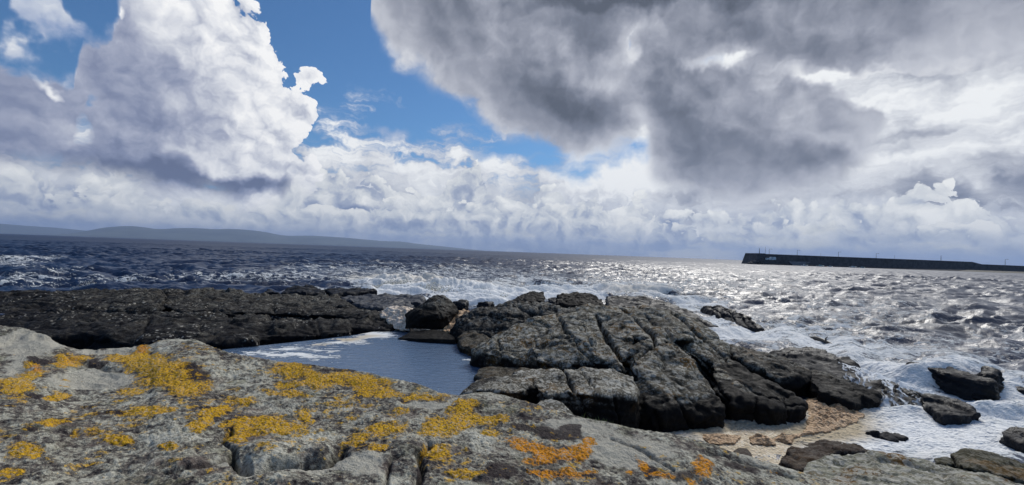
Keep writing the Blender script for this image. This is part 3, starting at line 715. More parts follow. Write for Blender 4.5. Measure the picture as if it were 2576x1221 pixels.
def sea():
    naz = 1150
    az = np.concatenate([np.linspace(-85, -50, 40, endpoint=False), np.linspace(-50, 50, naz-80, endpoint=False), np.linspace(50, 85, 40)])
    dep = np.concatenate([np.linspace(0.62, 0.33, 150, endpoint=False), np.linspace(0.33, 0.06, 520, endpoint=False)])
    r = CAMH/np.tan(dep); r = np.concatenate([r, np.linspace(r[-1]+.3, 170, 260), np.linspace(171, 340, 170), 340*(16400/340)**np.linspace(.02, 1, 110)])
    Rg, Ag = np.meshgrid(r, np.radians(az), indexing='ij')
    P = np.stack([(Rg*np.sin(Ag)).ravel(), (Rg*np.cos(Ag)).ravel(), np.zeros(Rg.size)], 1)
    dr = np.gradient(r); dr = np.broadcast_to(np.abs(dr)[:, None], Rg.shape).ravel(); rad = Rg.ravel()
    dr = np.maximum(dr, rad*R(100)/1070)
    px, py = proj(P)
    wx = 30*pn(P, .25, 80)*np.clip(14/rad, .1, 1); wy = 12*pn(P, .25, 81)*np.clip(14/rad, .1, 1)
    X, Y = px+wx, py+wy
    calm = 1-0.75*sst(blobs(px, py, [(2100, 1110, 260, 60, 1), (2400, 1100, 260, 60, 1), (1900, 1130, 140, 50, 1.2)]), .2, .8)
    shel = 0.35+0.65*sst(rad, 8, 26)
    h = sea_height(P, dr)*calm*shel
    # swell breaking on the reef
    brk = [(900, 722), (950, 716), (1000, 716), (1060, 724), (1130, 732), (1200, 738), (1260, 742)]
    d, t = polydist(px, py+0, brk); cr = np.exp(-(d/13)**2)*np.clip(np.sin(np.pi*np.clip(t, 0.02, .98)), 0, 1)**.5
    lump = fbm(P, 1.4, 4, .6, 91); 
    h += cr*(0.55+0.55*lump)
    brk2 = [(1480, 760), (1540, 738), (1600, 742), (1680, 752), (1760, 770)]
    d2, t2 = polydist(px, py, brk2); cr2 = np.exp(-(d2/9)**2)*np.sin(np.pi*np.clip(t2, 0.02, .98))
    h += cr2*(0.22+0.35*lump)
    sw = [((660, 688), (750, 684), (860, 686), .5, 7), ((560, 718), (620, 716), (680, 720), .35, 7), ((820, 700), (860, 696), (910, 700), .35, 6), ((2300, 820), (2345, 818), (2380, 824), .22, 7), ((2390, 826), (2430, 832), (2460, 838), .20, 6),
          ((2500, 800), (2545, 798), (2640, 806), .30, 8), ((2150, 826), (2210, 812), (2260, 822), .15, 7), ((1960, 830), (2010, 820), (2040, 830), .10, 8), ((0, 705), (60, 700), (150, 706), .3, 9), ((1050, 670), (1120, 672), (1180, 676), .3, 5), ((2420, 868), (2500, 872), (2576, 884), .15, 8)]
    for a, b_, c, hh, wd in sw:
        ds, ts = polydist(px, py, [a, b_, c]); h += hh*np.exp(-(ds/wd)**2)*np.sin(np.pi*np.clip(ts, .02, .98))
    # water heaped behind the washed ledge, spilling over it
    L0, L1 = PZ(2110, 935, 0.1)[:2], PZ(2330, 1015, 0.05)[:2]
    tt = ((P[:, 0]-L0[0])*(L1[0]-L0[0])+(P[:, 1]-L0[1])*(L1[1]-L0[1]))/((L1[0]-L0[0])**2+(L1[1]-L0[1])**2)
    nn = ((P[:, 0]-L0[0])*-(L1[1]-L0[1])+(P[:, 1]-L0[1])*(L1[0]-L0[0]))/math.hypot(*(L1-L0))
    spill = sst(nn, -0.15, 0.9)*sst(9-nn, 0, 7)*sst(tt, -.25, .1)*sst(.78-tt, 0, .35)
    h += 0.40*spill*(1+.25*lump)
    face = np.exp(-((nn-.35)/.5)**2)*sst(tt, -.1, .1)*sst(1.3-tt, 0, .5)
    # foam and peat-stained water
    foam = blobs(X, Y, [(1100, 728, 190, 16, 1.3), (960, 712, 120, 12, .9), (1400, 740, 240, 18, 1.0), (1250, 755, 170, 14, 1.2), (1620, 735, 130, 18, .8), (870, 745, 120, 14, 1.0), (620, 705, 220, 16, .42), (250, 712, 160, 9, .55), (60, 655, 110, 8, .7), (30, 668, 60, 8, .5), (60, 715, 120, 12, .5), (160, 690, 60, 8, .35),
                        (900, 690, 260, 26, .38), (1200, 690, 220, 20, .35), (1500, 712, 300, 26, .35), (1740, 770, 110, 22, .8), (1840, 840, 130, 36, .9), (1790, 800, 70, 30, .7), (1960, 860, 170, 30, .8), (2100, 880, 140, 24, .7), (2060, 830, 180, 20, .5), (2180, 930, 130, 30, 1.0), (2330, 955, 170, 34, .9),
                        (2240, 990, 110, 36, 1.2), (2480, 1000, 170, 40, .95), (2540, 1050, 140, 50, 1.0), (2300, 1060, 210, 34, 1.0), (1860, 1085, 190, 26, 1.5), (2250, 1110, 200, 40, .95), (2430, 1110, 200, 40, .95), (2160, 1090, 130, 50, 1.1), (2050, 1080, 160, 60, 1.2), (1880, 1130, 150, 46, 1.4), (2560, 1130, 140, 60, .8),
                        (2350, 900, 260, 26, .42), (2150, 790, 300, 40, .30), (2500, 860, 200, 30, .25), (2250, 870, 160, 24, .45), (1200, 764, 170, 14, 1.2), (1060, 742, 150, 10, 1.0), (1420, 752, 120, 12, 1.0), (2400, 1160, 100, 26, .8), (1900, 720, 200, 30, .22), (1330, 712, 120, 10, .5)])
    foam += cr*0.9+cr2*0.7+face*0.5
    foam += 0.09*sst(h, .22, .5)*(rad < 120)*sst(fbm(P, .12, 3, .5, 95), -.1, .4)
    h += np.clip(foam, 0, 1)*(.05*fbm(P, 2.2, 4, .6, 97)+.03*fbm(P, 7, 3, .6, 98, ridge=True))*(rad < 60)
    P[:, 2] = h
    tanw = blobs(X, Y, [(1860, 1085, 190, 26, 1.2), (1880, 1125, 150, 46, 1.1), (2080, 1040, 110, 46, 1.1), (2150, 1075, 90, 40, .6), (2060, 1100, 130, 30, .9), (960, 705, 120, 14, .45), (1120, 722, 160, 14, .5), (1600, 738, 120, 14, .4)])
    murk = blobs(px, py, [(2270, 1090, 120, 36, .5), (2320, 822, 130, 22, .8), (2440, 836, 100, 20, .8), (2100, 840, 220, 40, .55), (2550, 805, 110, 18, .7), (640, 716, 90, 12, .6), (870, 698, 70, 10, .5), (1950, 830, 140, 30, .5), (2250, 800, 400, 60, .35), (1800, 740, 300, 40, .3), (2300, 740, 400, 50, .25), (60, 700, 110, 14, .3)])
    o = mesh_obj('sea', P, grid_faces(len(r), len(az)), water_mat('sea_water', bs=0.55, bdist=.16, rough=.26), attrs={'foam': foam, 'tan': tanw, 'murk': np.clip(murk*.35, 0, 1), 'rough': .04+.24*sst(np.log(rad), np.log(40), np.log(900))})
    tag(o, 'choppy dark blue sea with white foam reaching to the horizon', 'sea', kind='structure')

def pool():
    zp = 0.35
    poly = [(420, 930), (560, 880), (700, 865), (800, 855), (900, 842), (985, 826), (1060, 815), (1130, 820), (1200, 850), (1300, 900), (1320, 940), (1240, 1010), (1150, 1100), (900, 1150), (500, 1100)]
    pts = [PZ(x, y, zp) for x, y in poly]; xs = [p[0] for p in pts]; ys = [p[1] for p in pts]
    nx, ny = 420, 420
    Xg, Yg = np.meshgrid(np.linspace(min(xs), max(xs), nx), np.linspace(min(ys), max(ys), ny))
    P = np.stack([Xg.ravel(), Yg.ravel(), np.full(Xg.size, zp)], 1)
    P2 = P*np.array([1, 1, 0])
    P[:, 2] += 0.0025*fbm(P2, 1.6, 2, .5, 3, st=(.7, 1.5, 1))
    px, py = proj(P)
    F = grid_faces(ny, nx); c = P[F].mean(1); keep = inpoly(c[:, 0], c[:, 1], [(p[0], p[1]) for p in pts]); F = F[keep]
    used = np.unique(F); mp = np.zeros(len(P), int)-1; mp[used] = np.arange(len(used)); P = P[used]; F = mp[F]; px, py = px[used], py[used]
    wx = 14*pn(P, 1.5, 3); wy = 5*pn(P, 1.5, 4)
    foam = blobs(px+wx, py+wy, [(800, 872, 140, 16, .36, 6), (900, 852, 90, 10, .8, 8), (960, 842, 60, 12, 1.0), (700, 893, 70, 9, .45), (640, 885, 60, 5, .85), (720, 880, 40, 4, .9), (600, 893, 40, 4, .8), (1240, 921, 40, 6, .95), (1190, 905, 30, 3, .7), (1090, 854, 70, 2.5, 1.0), (760, 895, 80, 8, .45), (830, 905, 60, 10, .35)])
    tanw = blobs(px+wx, py+wy, [(820, 868, 40, 7, .8), (880, 853, 60, 6, .9), (930, 845, 50, 6, .8)])
    m = water_mat('pool_water', deep=(0.105, 0.168, 0.27), ior=1.65, rough=0.03, bs=0.6, bdist=.05, s1=5.0)  # pale blue base colour carries part of the sky's reflection
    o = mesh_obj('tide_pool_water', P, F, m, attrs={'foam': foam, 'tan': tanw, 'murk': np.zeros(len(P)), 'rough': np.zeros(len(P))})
    tag(o, 'still blue tide pool reflecting the sky between the rocks', 'pool', kind='structure')

# ------------------------------------------------------------------ rocks
def D3(l):     # (x, y, dist)
    return [PD(x, y, d) for x, y, d in l]
def Z3(l):
    return [PZ(x, y, z) for x, y, z in l]
def rocks():
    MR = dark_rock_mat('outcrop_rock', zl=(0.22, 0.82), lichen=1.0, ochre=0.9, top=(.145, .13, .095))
    # --- the great outcrop right of the pool, as jointed blocks
    H = []
    H.append(slabhull(D3([(1188, 888, 10.9), (1200, 868, 11.2), (1255, 832, 11.6), (1330, 803, 12.0), (1420, 782, 12.6), (1500, 775, 12.8), (1490, 830, 11.3), (1440, 890, 10.2), (1370, 918, 9.9), (1300, 905, 10.1), (1230, 890, 10.4)]), -.2, .02))     # pool-side dome
    H.append(slabhull(D3([(1330, 858, 10.4), (1400, 810, 11.5), (1470, 800, 11.6), (1500, 850, 10.3), (1490, 905, 9.8), (1420, 925, 9.5), (1345, 905, 9.7)]), -.2, .03))
    H.append(slabhull(D3([(1430, 778, 12.6), (1500, 767, 13.1), (1570, 770, 13.2), (1590, 800, 11.8), (1590, 880, 10.0), (1560, 930, 9.4), (1505, 905, 9.7), (1460, 840, 11.0)]), -.2))
    H.append(slabhull(D3([(1560, 772, 13.0), (1620, 768, 13.2), (1690, 778, 12.8), (1740, 800, 12.2), (1745, 850, 10.8), (1680, 860, 10.3), (1600, 850, 10.5)]), -.2))
    H.append(slabhull(D3([(1690, 782, 12.6), (1750, 800, 12.4), (1795, 832, 11.9), (1830, 868, 11.2), (1836, 905, 10.5), (1790, 915, 10.2), (1720, 880, 10.4)]), -.2, .04))
    H.append(slabhull(D3([(1585, 868, 10.2), (1640, 850, 10.4), (1720, 872, 10.0), (1770, 930, 9.4), (1800, 985, 8.75), (1735, 1000, 8.35), (1650, 985, 8.4), (1600, 930, 9.0)]), -.3, .06))       # lichen shoulder
    H.append(slabhull(D3([(1640, 990, 8.5), (1735, 975, 8.6), (1800, 985, 8.7), (1825, 1020, 8.4), (1820, 1060, 8.2), (1650, 1040, 8.0), (1620, 1010, 8.2)]), -.3, .02))
    H.append(slabhull(D3([(1790, 905, 10.3), (1850, 905, 10.3), (1890, 935, 9.9), (1960, 975, 9.5), (2025, 1012, 9.05), (2020, 1030, 8.75), (1950, 1030, 8.5), (1840, 1012, 8.55), (1800, 975, 9.0)]), -.3, .01))   # sloping right shelf
    H.append(slabhull(D3([(1600, 940, 9.0), (1640, 975, 8.6), (1660, 1010, 8.3), (1650, 1040, 8.1), (1610, 1040, 8.1), (1590, 1000, 8.5)]), -.3, .05))
    cracks = [(9, .22, [(1500, 790), (1515, 830), (1540, 870), (1575, 920), (1600, 960)]), (8, .20, [(1560, 775), (1590, 800), (1640, 840), (1650, 870), (1600, 905)]), (5, .10, [(1400, 790), (1420, 830), (1440, 850)]), (4, .07, [(1345, 855), (1345, 870), (1390, 850), (1440, 850), (1470, 900)]),
              (5, .10, [(1330, 870), (1345, 900), (1352, 930)]), (4, .08, [(1250, 850), (1262, 900)]), (6, .12, [(1690, 785), (1740, 830), (1790, 870), (1830, 910)]), (5, .10, [(1620, 790), (1660, 820), (1700, 860), (1760, 900), (1800, 940)]), (7, .16, [(1740, 900), (1790, 960), (1830, 1010), (1826, 1095)]),
              (5, .12, [(1900, 1010), (1905, 1100)]), (4, .10, [(1975, 1000), (1985, 1090)]), (6, .14, [(1700, 1000), (1750, 1100)]), (4, .08, [(1850, 960), (1930, 1000), (2020, 1025)]), (4, .07, [(1500, 815), (1530, 800), (1560, 790)]), (6, .12, [(1645, 1035), (1660, 1090)]), (3, .05, [(1460, 800), (1480, 850), (1500, 890)]), (3, .05, [(1560, 850), (1620, 870), (1680, 920)])]
    o = rock('rock_outcrop', H, MR, .033, 4, .12, 1.1, .020, strata=.02, joints=.03, jscl=.8, steps=.06, cracks=cracks, seed=3, crust=[(1400, 830, 260, 110, 1.6), (1290, 850, 130, 60, 1), (1570, 800, 220, 70, 1.6), (1730, 835, 150, 80, 1.5), (1665, 905, 120, 90, 1.6), (1730, 960, 80, 60, 1.2), (1860, 975, 60, 14, .9, -25), (1950, 995, 60, 10, .9, -25), (1830, 900, 40, 40, .5), (1620, 900, 60, 60, .8)])
    tag(o, 'massive dark outcrop with white and ochre lichen on its domed top, right of the pool', 'rock')
    # rear dark block behind the dome
    MD = dark_rock_mat('black_rock', zl=(0.6, 1.6), lichen=.7, ochre=.25, specks=.5, top=(0.06, 0.058, 0.052), brown=(.035, .031, .027))
    H = [slabhull(D3([(1122, 850, 13.7), (1150, 803, 14.2), (1185, 778, 14.6), (1280, 758, 15.0), (1400, 762, 15.0), (1450, 780, 14.0), (1400, 800, 13.2), (1250, 850, 12.6), (1180, 858, 12.9)]), -.2, .0),
         slabhull(D3([(1240, 800, 13.6), (1330, 765, 14.6), (1500, 772, 14.2), (1440, 800, 13.2)]), -.2)]
    o = rock('rock_ridge', H, MD, .045, 3, .08, 1.3, .03, steps=.13, strata=.04, joints=.05, jscl=.8, seed=5, cracks=[(4, .1, [(1290, 765), (1320, 785), (1370, 800)]), (4, .08, [(1190, 790), (1260, 800), (1330, 800)])])
    tag(o, 'long black rock ridge between the leaning boulder and the big lichen-covered outcrop', 'rock')
    # lower front block
    H = [slabhull(D3([(1158, 990, 8.0), (1195, 960, 8.6), (1290, 942, 8.8), (1330, 950, 8.6), (1345, 975, 8.1), (1300, 985, 7.7), (1200, 985, 7.8)]), -.2, .03),
         slabhull(D3([(1290, 936, 9.0), (1340, 928, 9.1), (1400, 930, 9.0), (1430, 950, 8.5), (1440, 985, 7.9), (1380, 990, 7.6), (1330, 965, 8.2)]), -.2, .03),
         slabhull(D3([(1395, 932, 9.0), (1470, 924, 9.1), (1545, 930, 8.9), (1590, 950, 8.6), (1612, 985, 8.2), (1600, 1000, 7.8), (1500, 995, 7.5), (1430, 985, 7.7)]), -.2, .03)]
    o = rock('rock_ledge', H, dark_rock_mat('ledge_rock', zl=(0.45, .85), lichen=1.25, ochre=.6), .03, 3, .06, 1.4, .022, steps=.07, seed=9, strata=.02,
             cracks=[(6, .14, [(1415, 930), (1440, 970), (1455, 1010), (1480, 1070)]), (4, .09, [(1340, 950), (1350, 990), (1345, 1040)]), (4, .08, [(1460, 930), (1480, 960), (1500, 985)]), (4, .08, [(1540, 990), (1560, 1080)])])
    tag(o, 'low dark ledge spotted white with lichen along the foot of the big outcrop', 'rock')
    # brown wet stones at the pool's right shore
    MB_ = dark_rock_mat('wet_brown_rock', zl=(-1, .2), lichen=.25, ochre=.3, brown=(.05, .038, .024), wet=.5, top=(.06, .05, .035))
    def small(name, L, label, mat=MB_, vox=.025, z0=-.1, cat='rock', **k):
        o = rock(name, [slabhull(D3(l) if isinstance(l, list) else l, z0, .03) for l in L], mat, vox, 2, k.pop('amp', .05), k.pop('scl', 2.0), k.pop('fine', .015), **k)
        return tag(o, label, cat)
    small('rock', [[(1195, 945, 9.6), (1205, 930, 9.9), (1260, 922, 10.1), (1310, 925, 10.1), (1320, 945, 9.4), (1230, 958, 9.2)], [(1290, 930, 9.6), (1320, 922, 9.7), (1350, 932, 9.5), (1330, 950, 9.1), (1300, 950, 9.1)]], 'smooth brown rock at the right shore of the pool, under the dome of the outcrop', seed=12, steps=0.04)
    small('rock', [[(1150, 850, 13.0), (1170, 838, 13.2), (1220, 833, 13.2), (1235, 850, 12.4), (1200, 880, 11.6), (1160, 868, 12.2)]], 'squat brown rock at the back corner of the pool beside the low flat stone', seed=14, steps=0.05)
    small('rock', [[(1340, 1026, 6.3), (1362, 1008, 6.5), (1388, 1003, 6.5), (1415, 1011, 6.4), (1445, 1040, 6.2), (1400, 1060, 6.0), (1350, 1050, 6.1)]], 'small rounded rock with rusty and white lichen poking up behind the pale slab', vox=.015, mat=dark_rock_mat('rusty_rock', zl=(-1, .1), lichen=1.2, ochre=1.0, brown=(.09, .07, .05)), seed=16, z0=.8, amp=.025)
    # leaning boulder and its footing
    MK = dark_rock_mat('boulder_rock', zl=(.95, 1.9), lichen=.9, ochre=.1, brown=(.025, .021, .017), top=(.05, .048, .042), black=(.005, .0048, .0046))
    B = D3([(1018, 793, 14.9), (1018, 812, 14.7), (1056, 767, 15.0), (1079, 751, 15.2), (1093, 743, 15.3), (1118, 746, 15.4), (1142, 763, 15.6), (1155, 781, 15.5), (1134, 810, 14.9), (1115, 831, 14.6), (1054, 830, 14.5), (1020, 827, 14.6), (1060, 800, 14.3), (1100, 790, 14.4),
           (1030, 800, 15.9), (1080, 757, 16.2), (1120, 752, 16.2), (1145, 785, 16.3), (1115, 815, 16.0), (1040, 815, 15.8)])
    o = rock('boulder', [B], MK, .025, 2, .04, 2.2, .014, steps=.06, seed=21); tag(o, 'dark boulder with a pointed top, standing alone at the far end of the pool', 'boulder')
    small('flat_rock', [[(1000, 852, 13.6), (1033, 835, 14.0), (1076, 829, 14.2), (1118, 832, 14.0), (1142, 846, 13.5), (1147, 855, 13.2), (1056, 853, 13.3)]], 'low dark stone lying half under water below the pointed boulder', mat=MK, seed=23, z0=.1, amp=.03)
    # --- left shelf
    ML = dark_rock_mat('shelf_rock', zl=(.3, 1.35), lichen=.5, ochre=.12, specks=1.0, brown=(.028, .024, .019), top=(.065, .06, .048), black=(.006, .006, .0075))
    H = [slabhull(D3([(-260, 745, 21), (0, 734, 20), (240, 731, 20), (400, 728, 20), (420, 745, 17.8), (400, 785, 14.6), (200, 790, 14.6), (-200, 800, 15)]), -.3),
         slabhull(D3([(380, 733, 20), (480, 728, 20.6), (560, 727, 20.8), (620, 737, 20.0), (700, 760, 17.5), (640, 785, 15.2), (450, 785, 14.8), (400, 760, 17)]), -.3),
         slabhull(D3([(600, 738, 20), (680, 741, 20), (770, 741, 20), (845, 747, 19.5), (885, 762, 18.2), (880, 790, 16.2), (760, 790, 15.6), (640, 785, 15.4), (600, 760, 17)]), -.3),
         slabhull(D3([(840, 765, 18), (925, 774, 18), (940, 790, 16.8), (880, 798, 16.0), (840, 785, 16.4)]), -.3),
         slabhull(D3([(-260, 810, 14.2), (0, 792, 14.6), (140, 782, 15.0), (240, 788, 14.4), (230, 835, 12.3), (120, 850, 11.8), (-200, 870, 11.4)]), -.3),
         slabhull(D3([(220, 788, 14.6), (400, 787, 14.6), (560, 787, 14.8), (640, 800, 14.3), (655, 852, 12.1), (545, 868, 11.6), (300, 862, 11.7), (215, 838, 12.1)]), -.3),
         slabhull(D3([(620, 792, 15.0), (720, 795, 15.0), (800, 800, 14.9), (880, 805, 14.8), (880, 835, 13.9), (780, 845, 13.4), (650, 850, 12.7), (610, 830, 13.0)]), -.3),
         slabhull(D3([(860, 790, 16.3), (958, 786, 16.4), (1000, 818, 15.2), (988, 830, 14.8), (925, 826, 14.9), (870, 826, 14.5)]), -.3)]
    cr = [(4, .16, [(100, 782), (190, 785), (400, 783), (550, 783), (690, 797), (800, 800), (900, 806)]), (4, .14, [(400, 730), (420, 742), (415, 760), (395, 785)]), (3, .10, [(380, 785), (370, 820), (350, 845)]), (3, .08, [(680, 745), (690, 775), (695, 800), (700, 830)]), (3, .07, [(770, 745), (760, 780), (755, 800)]),
          (3, .07, [(800, 800), (800, 825), (815, 845)]), (3, .07, [(520, 800), (500, 830), (520, 860)]), (3, .08, [(240, 760), (330, 765), (420, 762)]), (2.5, .05, [(620, 850), (640, 870)]), (3, .06, [(560, 770), (650, 762), (720, 768)]), (2.5, .06, [(700, 785), (780, 782), (860, 790)]), (3, .06, [(860, 800), (860, 830)]),
          (2.5, .05, [(900, 790), (905, 820)]), (3, .06, [(60, 770), (160, 768), (220, 775)])]
    o = rock('rock_shelf', H, ML, .05, 2, .08, .9, .035, steps=.11, strata=.05, joints=.05, jscl=.75, seed=31, cracks=cr, st=(.7, 1, 1.6)); tag(o, 'broad black rock shelf flecked with white, stretching left of the pool', 'rock')
    # --- reef behind
    MW = dark_rock_mat('wet_reef_rock', zl=(1.5, 3), lichen=.1, ochre=0, black=(.007, .0085, .012), wet=.2, spec=.14, brown=(.03, .023, .016))
    def reef(L, label, name='reef_rock', seed=40, **k):
        kk = dict(amp=.08, fine=.03, strata=.05, vox=.05, steps=.09); kk.update(k); mt = kk.pop('mt', MW); return small(name, L, label, mat=mt, seed=seed, z0=-.3, **kk)
    reef([[(706, 737, 24), (725, 725, 25), (740, 718, 25.5), (760, 719, 25.5), (770, 735, 23.5)], [(750, 722, 25.5), (785, 719, 25.5), (815, 729, 25), (816, 738, 24), (760, 738, 23.5)]], 'humped black reef rock in the surf beyond the left shelf, with a notched top', seed=41)
    reef([[(818, 729, 25.5), (860, 726, 26), (938, 727, 26), (946, 732, 25.2), (840, 741, 23.5)]], 'long flat black slab in the surf just right of the humped reef rock', seed=42, amp=.05)
    reef([[(664, 735, 24), (675, 728, 25), (690, 732, 25), (702, 736, 24)]], 'little jagged rock in the surf just left of the humped reef rock', seed=43, amp=.05)
    reef([[(856, 752, 21.2), (880, 744, 22), (937, 741, 22.4), (950, 752, 20.5), (900, 760, 19.5)], [(930, 744, 22), (990, 740, 22.6), (1040, 744, 22), (1050, 758, 19.6), (950, 762, 19)], [(890, 756, 20), (980, 757, 19.6), (1045, 762, 18.8), (1035, 772, 17.6), (950, 776, 17.2), (890, 766, 18.4)], [(1010, 742, 22), (1072, 749, 21), (1060, 758, 19.5), (1020, 758, 19.5)]],
         'grey wet slabs in layers behind the tan foam left of the pointed boulder', name='layered_rock', seed=44, strata=.10, joints=.05, mt=dark_rock_mat('sheen_slab_rock', zl=(1.5, 3), lichen=0, ochre=0, black=(.022, .027, .038), spec=.5))  # lighter bluish base: part of the slabs' sheen is put into the colour
    reef([[(1139, 759, 20), (1155, 755, 20.5), (1176, 759, 20), (1170, 764, 19)]], 'tiny flat wet rock in the white water right of the pointed boulder', seed=45, amp=.03, vox=.03)
    reef([[(1202, 760, 20), (1222, 756, 20.5), (1242, 760, 20), (1230, 764, 19.3)]], 'tiny flat wet rock awash left of the square back boulder', seed=46, amp=.03, vox=.03)
    reef([[(1378, 753, 20), (1388, 748, 20.4), (1402, 753, 20), (1395, 760, 19)]], 'small wet rock in the gap between the two back boulders', seed=47, amp=.03, vox=.03)
    MB2 = dark_rock_mat('back_boulder_rock', zl=(1.4, 2.6), lichen=.3, ochre=.2, brown=(.028, .022, .017), black=(.006, .0055, .0055))
    o = small('boulder', [[(1286, 756, 16.2), (1310, 739, 16.7), (1340, 732, 16.8), (1366, 735, 16.6), (1371, 757, 15.8), (1340, 760, 15.4), (1300, 762, 15.6)]], 'squarish dark boulder perched on the black ridge, the left of two at the back', mat=MB2, seed=51, steps=0.07, z0=.3, cat='boulder')
    small('boulder', [[(1395, 762, 16.2), (1403, 742, 16.8), (1449, 734, 17.2), (1484, 738, 17), (1494, 749, 16.8), (1514, 755, 16.4), (1516, 776, 15.4), (1440, 770, 15.0), (1400, 770, 15.4)]], 'broad black boulder with a stepped right side, the right of two at the back', mat=MB2, seed=52, steps=0.1, z0=.2, cat='boulder', amp=.09, strata=.05)
    o = small('rock', [[(1526, 748, 24), (1580, 743, 24.5), (1625, 749, 24), (1685, 760, 23), (1690, 785, 21), (1600, 785, 20), (1530, 770, 21)], [(1680, 762, 23), (1737, 782, 22), (1767, 800, 20.8), (1803, 824, 19.6), (1790, 840, 18.5), (1720, 810, 19.5), (1680, 785, 20.5)]],
              'smooth bluish black whaleback rock at the outcrop\'s seaward edge', mat=MW, seed=53, vox=.05, amp=.07, strata=.04, steps=.08)
    small('rock', [[(1758, 783, 26.3), (1771, 772, 25.5), (1812, 769, 24.5), (1850, 781, 23.5), (1880, 800, 22.2), (1872, 820, 20.5), (1831, 810, 21.7), (1780, 795, 24.3)], [(1850, 785, 23), (1887, 799, 21.8), (1922, 826, 20.3), (1900, 828, 20.2), (1870, 822, 20.5)]],
          'split grey rock with slanting joints standing in white water off the outcrop', mat=MW, seed=54, vox=.035, amp=.08, steps=.08, cracks=[(3, .16, [(1815, 770), (1840, 790), (1850, 818)]), (3, .12, [(1850, 783), (1868, 800), (1880, 824)]), (3, .1, [(1790, 772), (1812, 790), (1825, 812)]), (2.5, .1, [(1880, 800), (1900, 828)])])
    # --- right side
    MS = dark_rock_mat('seaward_rock', zl=(.35, .9), lichen=.6, ochre=.4, brown=(.03, .025, .018), top=(.055, .05, .04), spec=.12)
    small('rock', [[(1835, 868, 11.9), (1870, 868, 12.1), (1930, 888, 11.9), (1990, 905, 11.6), (2035, 926, 11.0), (2044, 945, 10.5), (1990, 950, 10.2), (1900, 925, 10.4), (1850, 900, 10.8)]], 'dark sloping block directly behind the right end of the big outcrop', mat=MS, seed=61, steps=0.1, vox=.035, amp=.08, z0=-.2)
    o = rock('rock', [slabhull(D3([(1935, 889, 14.0), (1985, 874, 14.4), (2060, 876, 14.2), (2098, 892, 13.4), (2150, 914, 12.4), (2160, 950, 11.3), (2100, 965, 10.8), (2010, 930, 11.8)]), -.3), slabhull(D3([(2080, 925, 12.2), (2150, 938, 12.0), (2195, 975, 11.0), (2215, 1008, 10.25), (2180, 1010, 10.1), (2100, 970, 10.9)]), -.3), slabhull(D3([(2120, 935, 12.0), (2195, 955, 11.2), (2250, 972, 10.9), (2310, 992, 10.7), (2330, 1010, 10.3), (2300, 1030, 9.95), (2240, 1030, 9.85), (2190, 1018, 10.0)]), -.3)], MW, .035, 4, .07, 1.6, .02, seed=62, steps=0.1)
    tag(o, 'wet black ledge with sea water pouring over its right side', 'rock')
    small('rock', [[(2040, 930, 10.9), (2080, 936, 10.8), (2130, 956, 10.5), (2172, 976, 10.2), (2204, 992, 10.0), (2213, 1010, 9.7), (2205, 1035, 9.5), (2140, 1015, 9.4), (2060, 985, 9.6), (2042, 960, 10.2)]], 'low black block between the outcrop and the pouring water, above the tan foam', mat=MS, seed=63, steps=0.09, vox=.03, amp=.07, z0=-.2)
    small('rock', [[(2312, 992, 10.09), (2330, 990, 10.19), (2385, 996, 10.09), (2432, 1020, 9.70), (2462, 1041, 9.21), (2440, 1046, 9.02), (2370, 1046, 8.92), (2322, 1022, 9.51)]], 'wedge of black rock alone in white foam, pointing right', mat=MW, seed=64, steps=0.07, amp=.05, vox=.025)
    reef([[(2272, 908, 12.10), (2320, 910, 12.10), (2390, 926, 11.58), (2450, 943, 11.06), (2506, 957, 10.72), (2505, 970, 10.37), (2440, 958, 10.54), (2330, 925, 11.41)]], 'long narrow black rock rib slanting through the foam', seed=65, amp=.05, vox=.03)
    reef([[(2328, 938, 11.49), (2370, 945, 11.49), (2430, 962, 11.13), (2466, 976, 10.76), (2440, 980, 10.48), (2370, 960, 10.94)]], 'shorter black rib awash just in front of the long narrow one', seed=66, amp=.05, vox=.03)
    reef([[(2467, 938, 11.26), (2485, 929, 11.61), (2512, 935, 11.44), (2512, 946, 10.91), (2475, 946, 10.91)]], 'small knob of black rock above the tip of the long narrow rib', seed=67, amp=.04, vox=.025)
    reef([[(2544, 968, 11.59), (2560, 962, 11.78), (2620, 975, 11.40), (2620, 995, 10.83), (2565, 984, 11.02)]], 'low black rock cut by the picture edge beyond the long rib', seed=68, amp=.04, vox=.03)
    reef([[(2516, 1086, 8.35), (2545, 1076, 8.54), (2640, 1085, 8.35), (2640, 1130, 7.58), (2575, 1122, 7.68), (2530, 1100, 8.06)]], 'jagged black rock in foam at the picture edge above the last dark shore rock', seed=69, amp=.05, vox=.025)
    reef([[(2172, 1082, 8.47), (2205, 1078, 8.52), (2255, 1090, 8.32), (2282, 1104, 8.08), (2240, 1110, 7.98), (2195, 1098, 8.18)]], 'flat rock barely breaking the foam in front of the black wedge', seed=70, amp=.025, vox=.02, fine=.01, strata=.02)
    MBR = dark_rock_mat('brown_shore_rock', zl=(-1, .1), lichen=.15, ochre=.2, brown=(.038, .022, .016), top=(.05, .034, .026))
    small('rock', [[(1972, 1128, 7.7), (1985, 1112, 7.9), (2024, 1106, 8.0), (2100, 1108, 7.9), (2162, 1117, 7.7), (2190, 1136, 7.4), (2100, 1142, 7.2), (2000, 1140, 7.3)], [(1965, 1162, 6.8), (1985, 1140, 7.2), (2050, 1135, 7.3), (2110, 1145, 7.1), (2070, 1175, 6.6), (2010, 1185, 6.5)]], 'reddish brown rock in two layers among tan foam', mat=MBR, seed=71, steps=0.06, vox=.022, amp=.05, strata=.03)
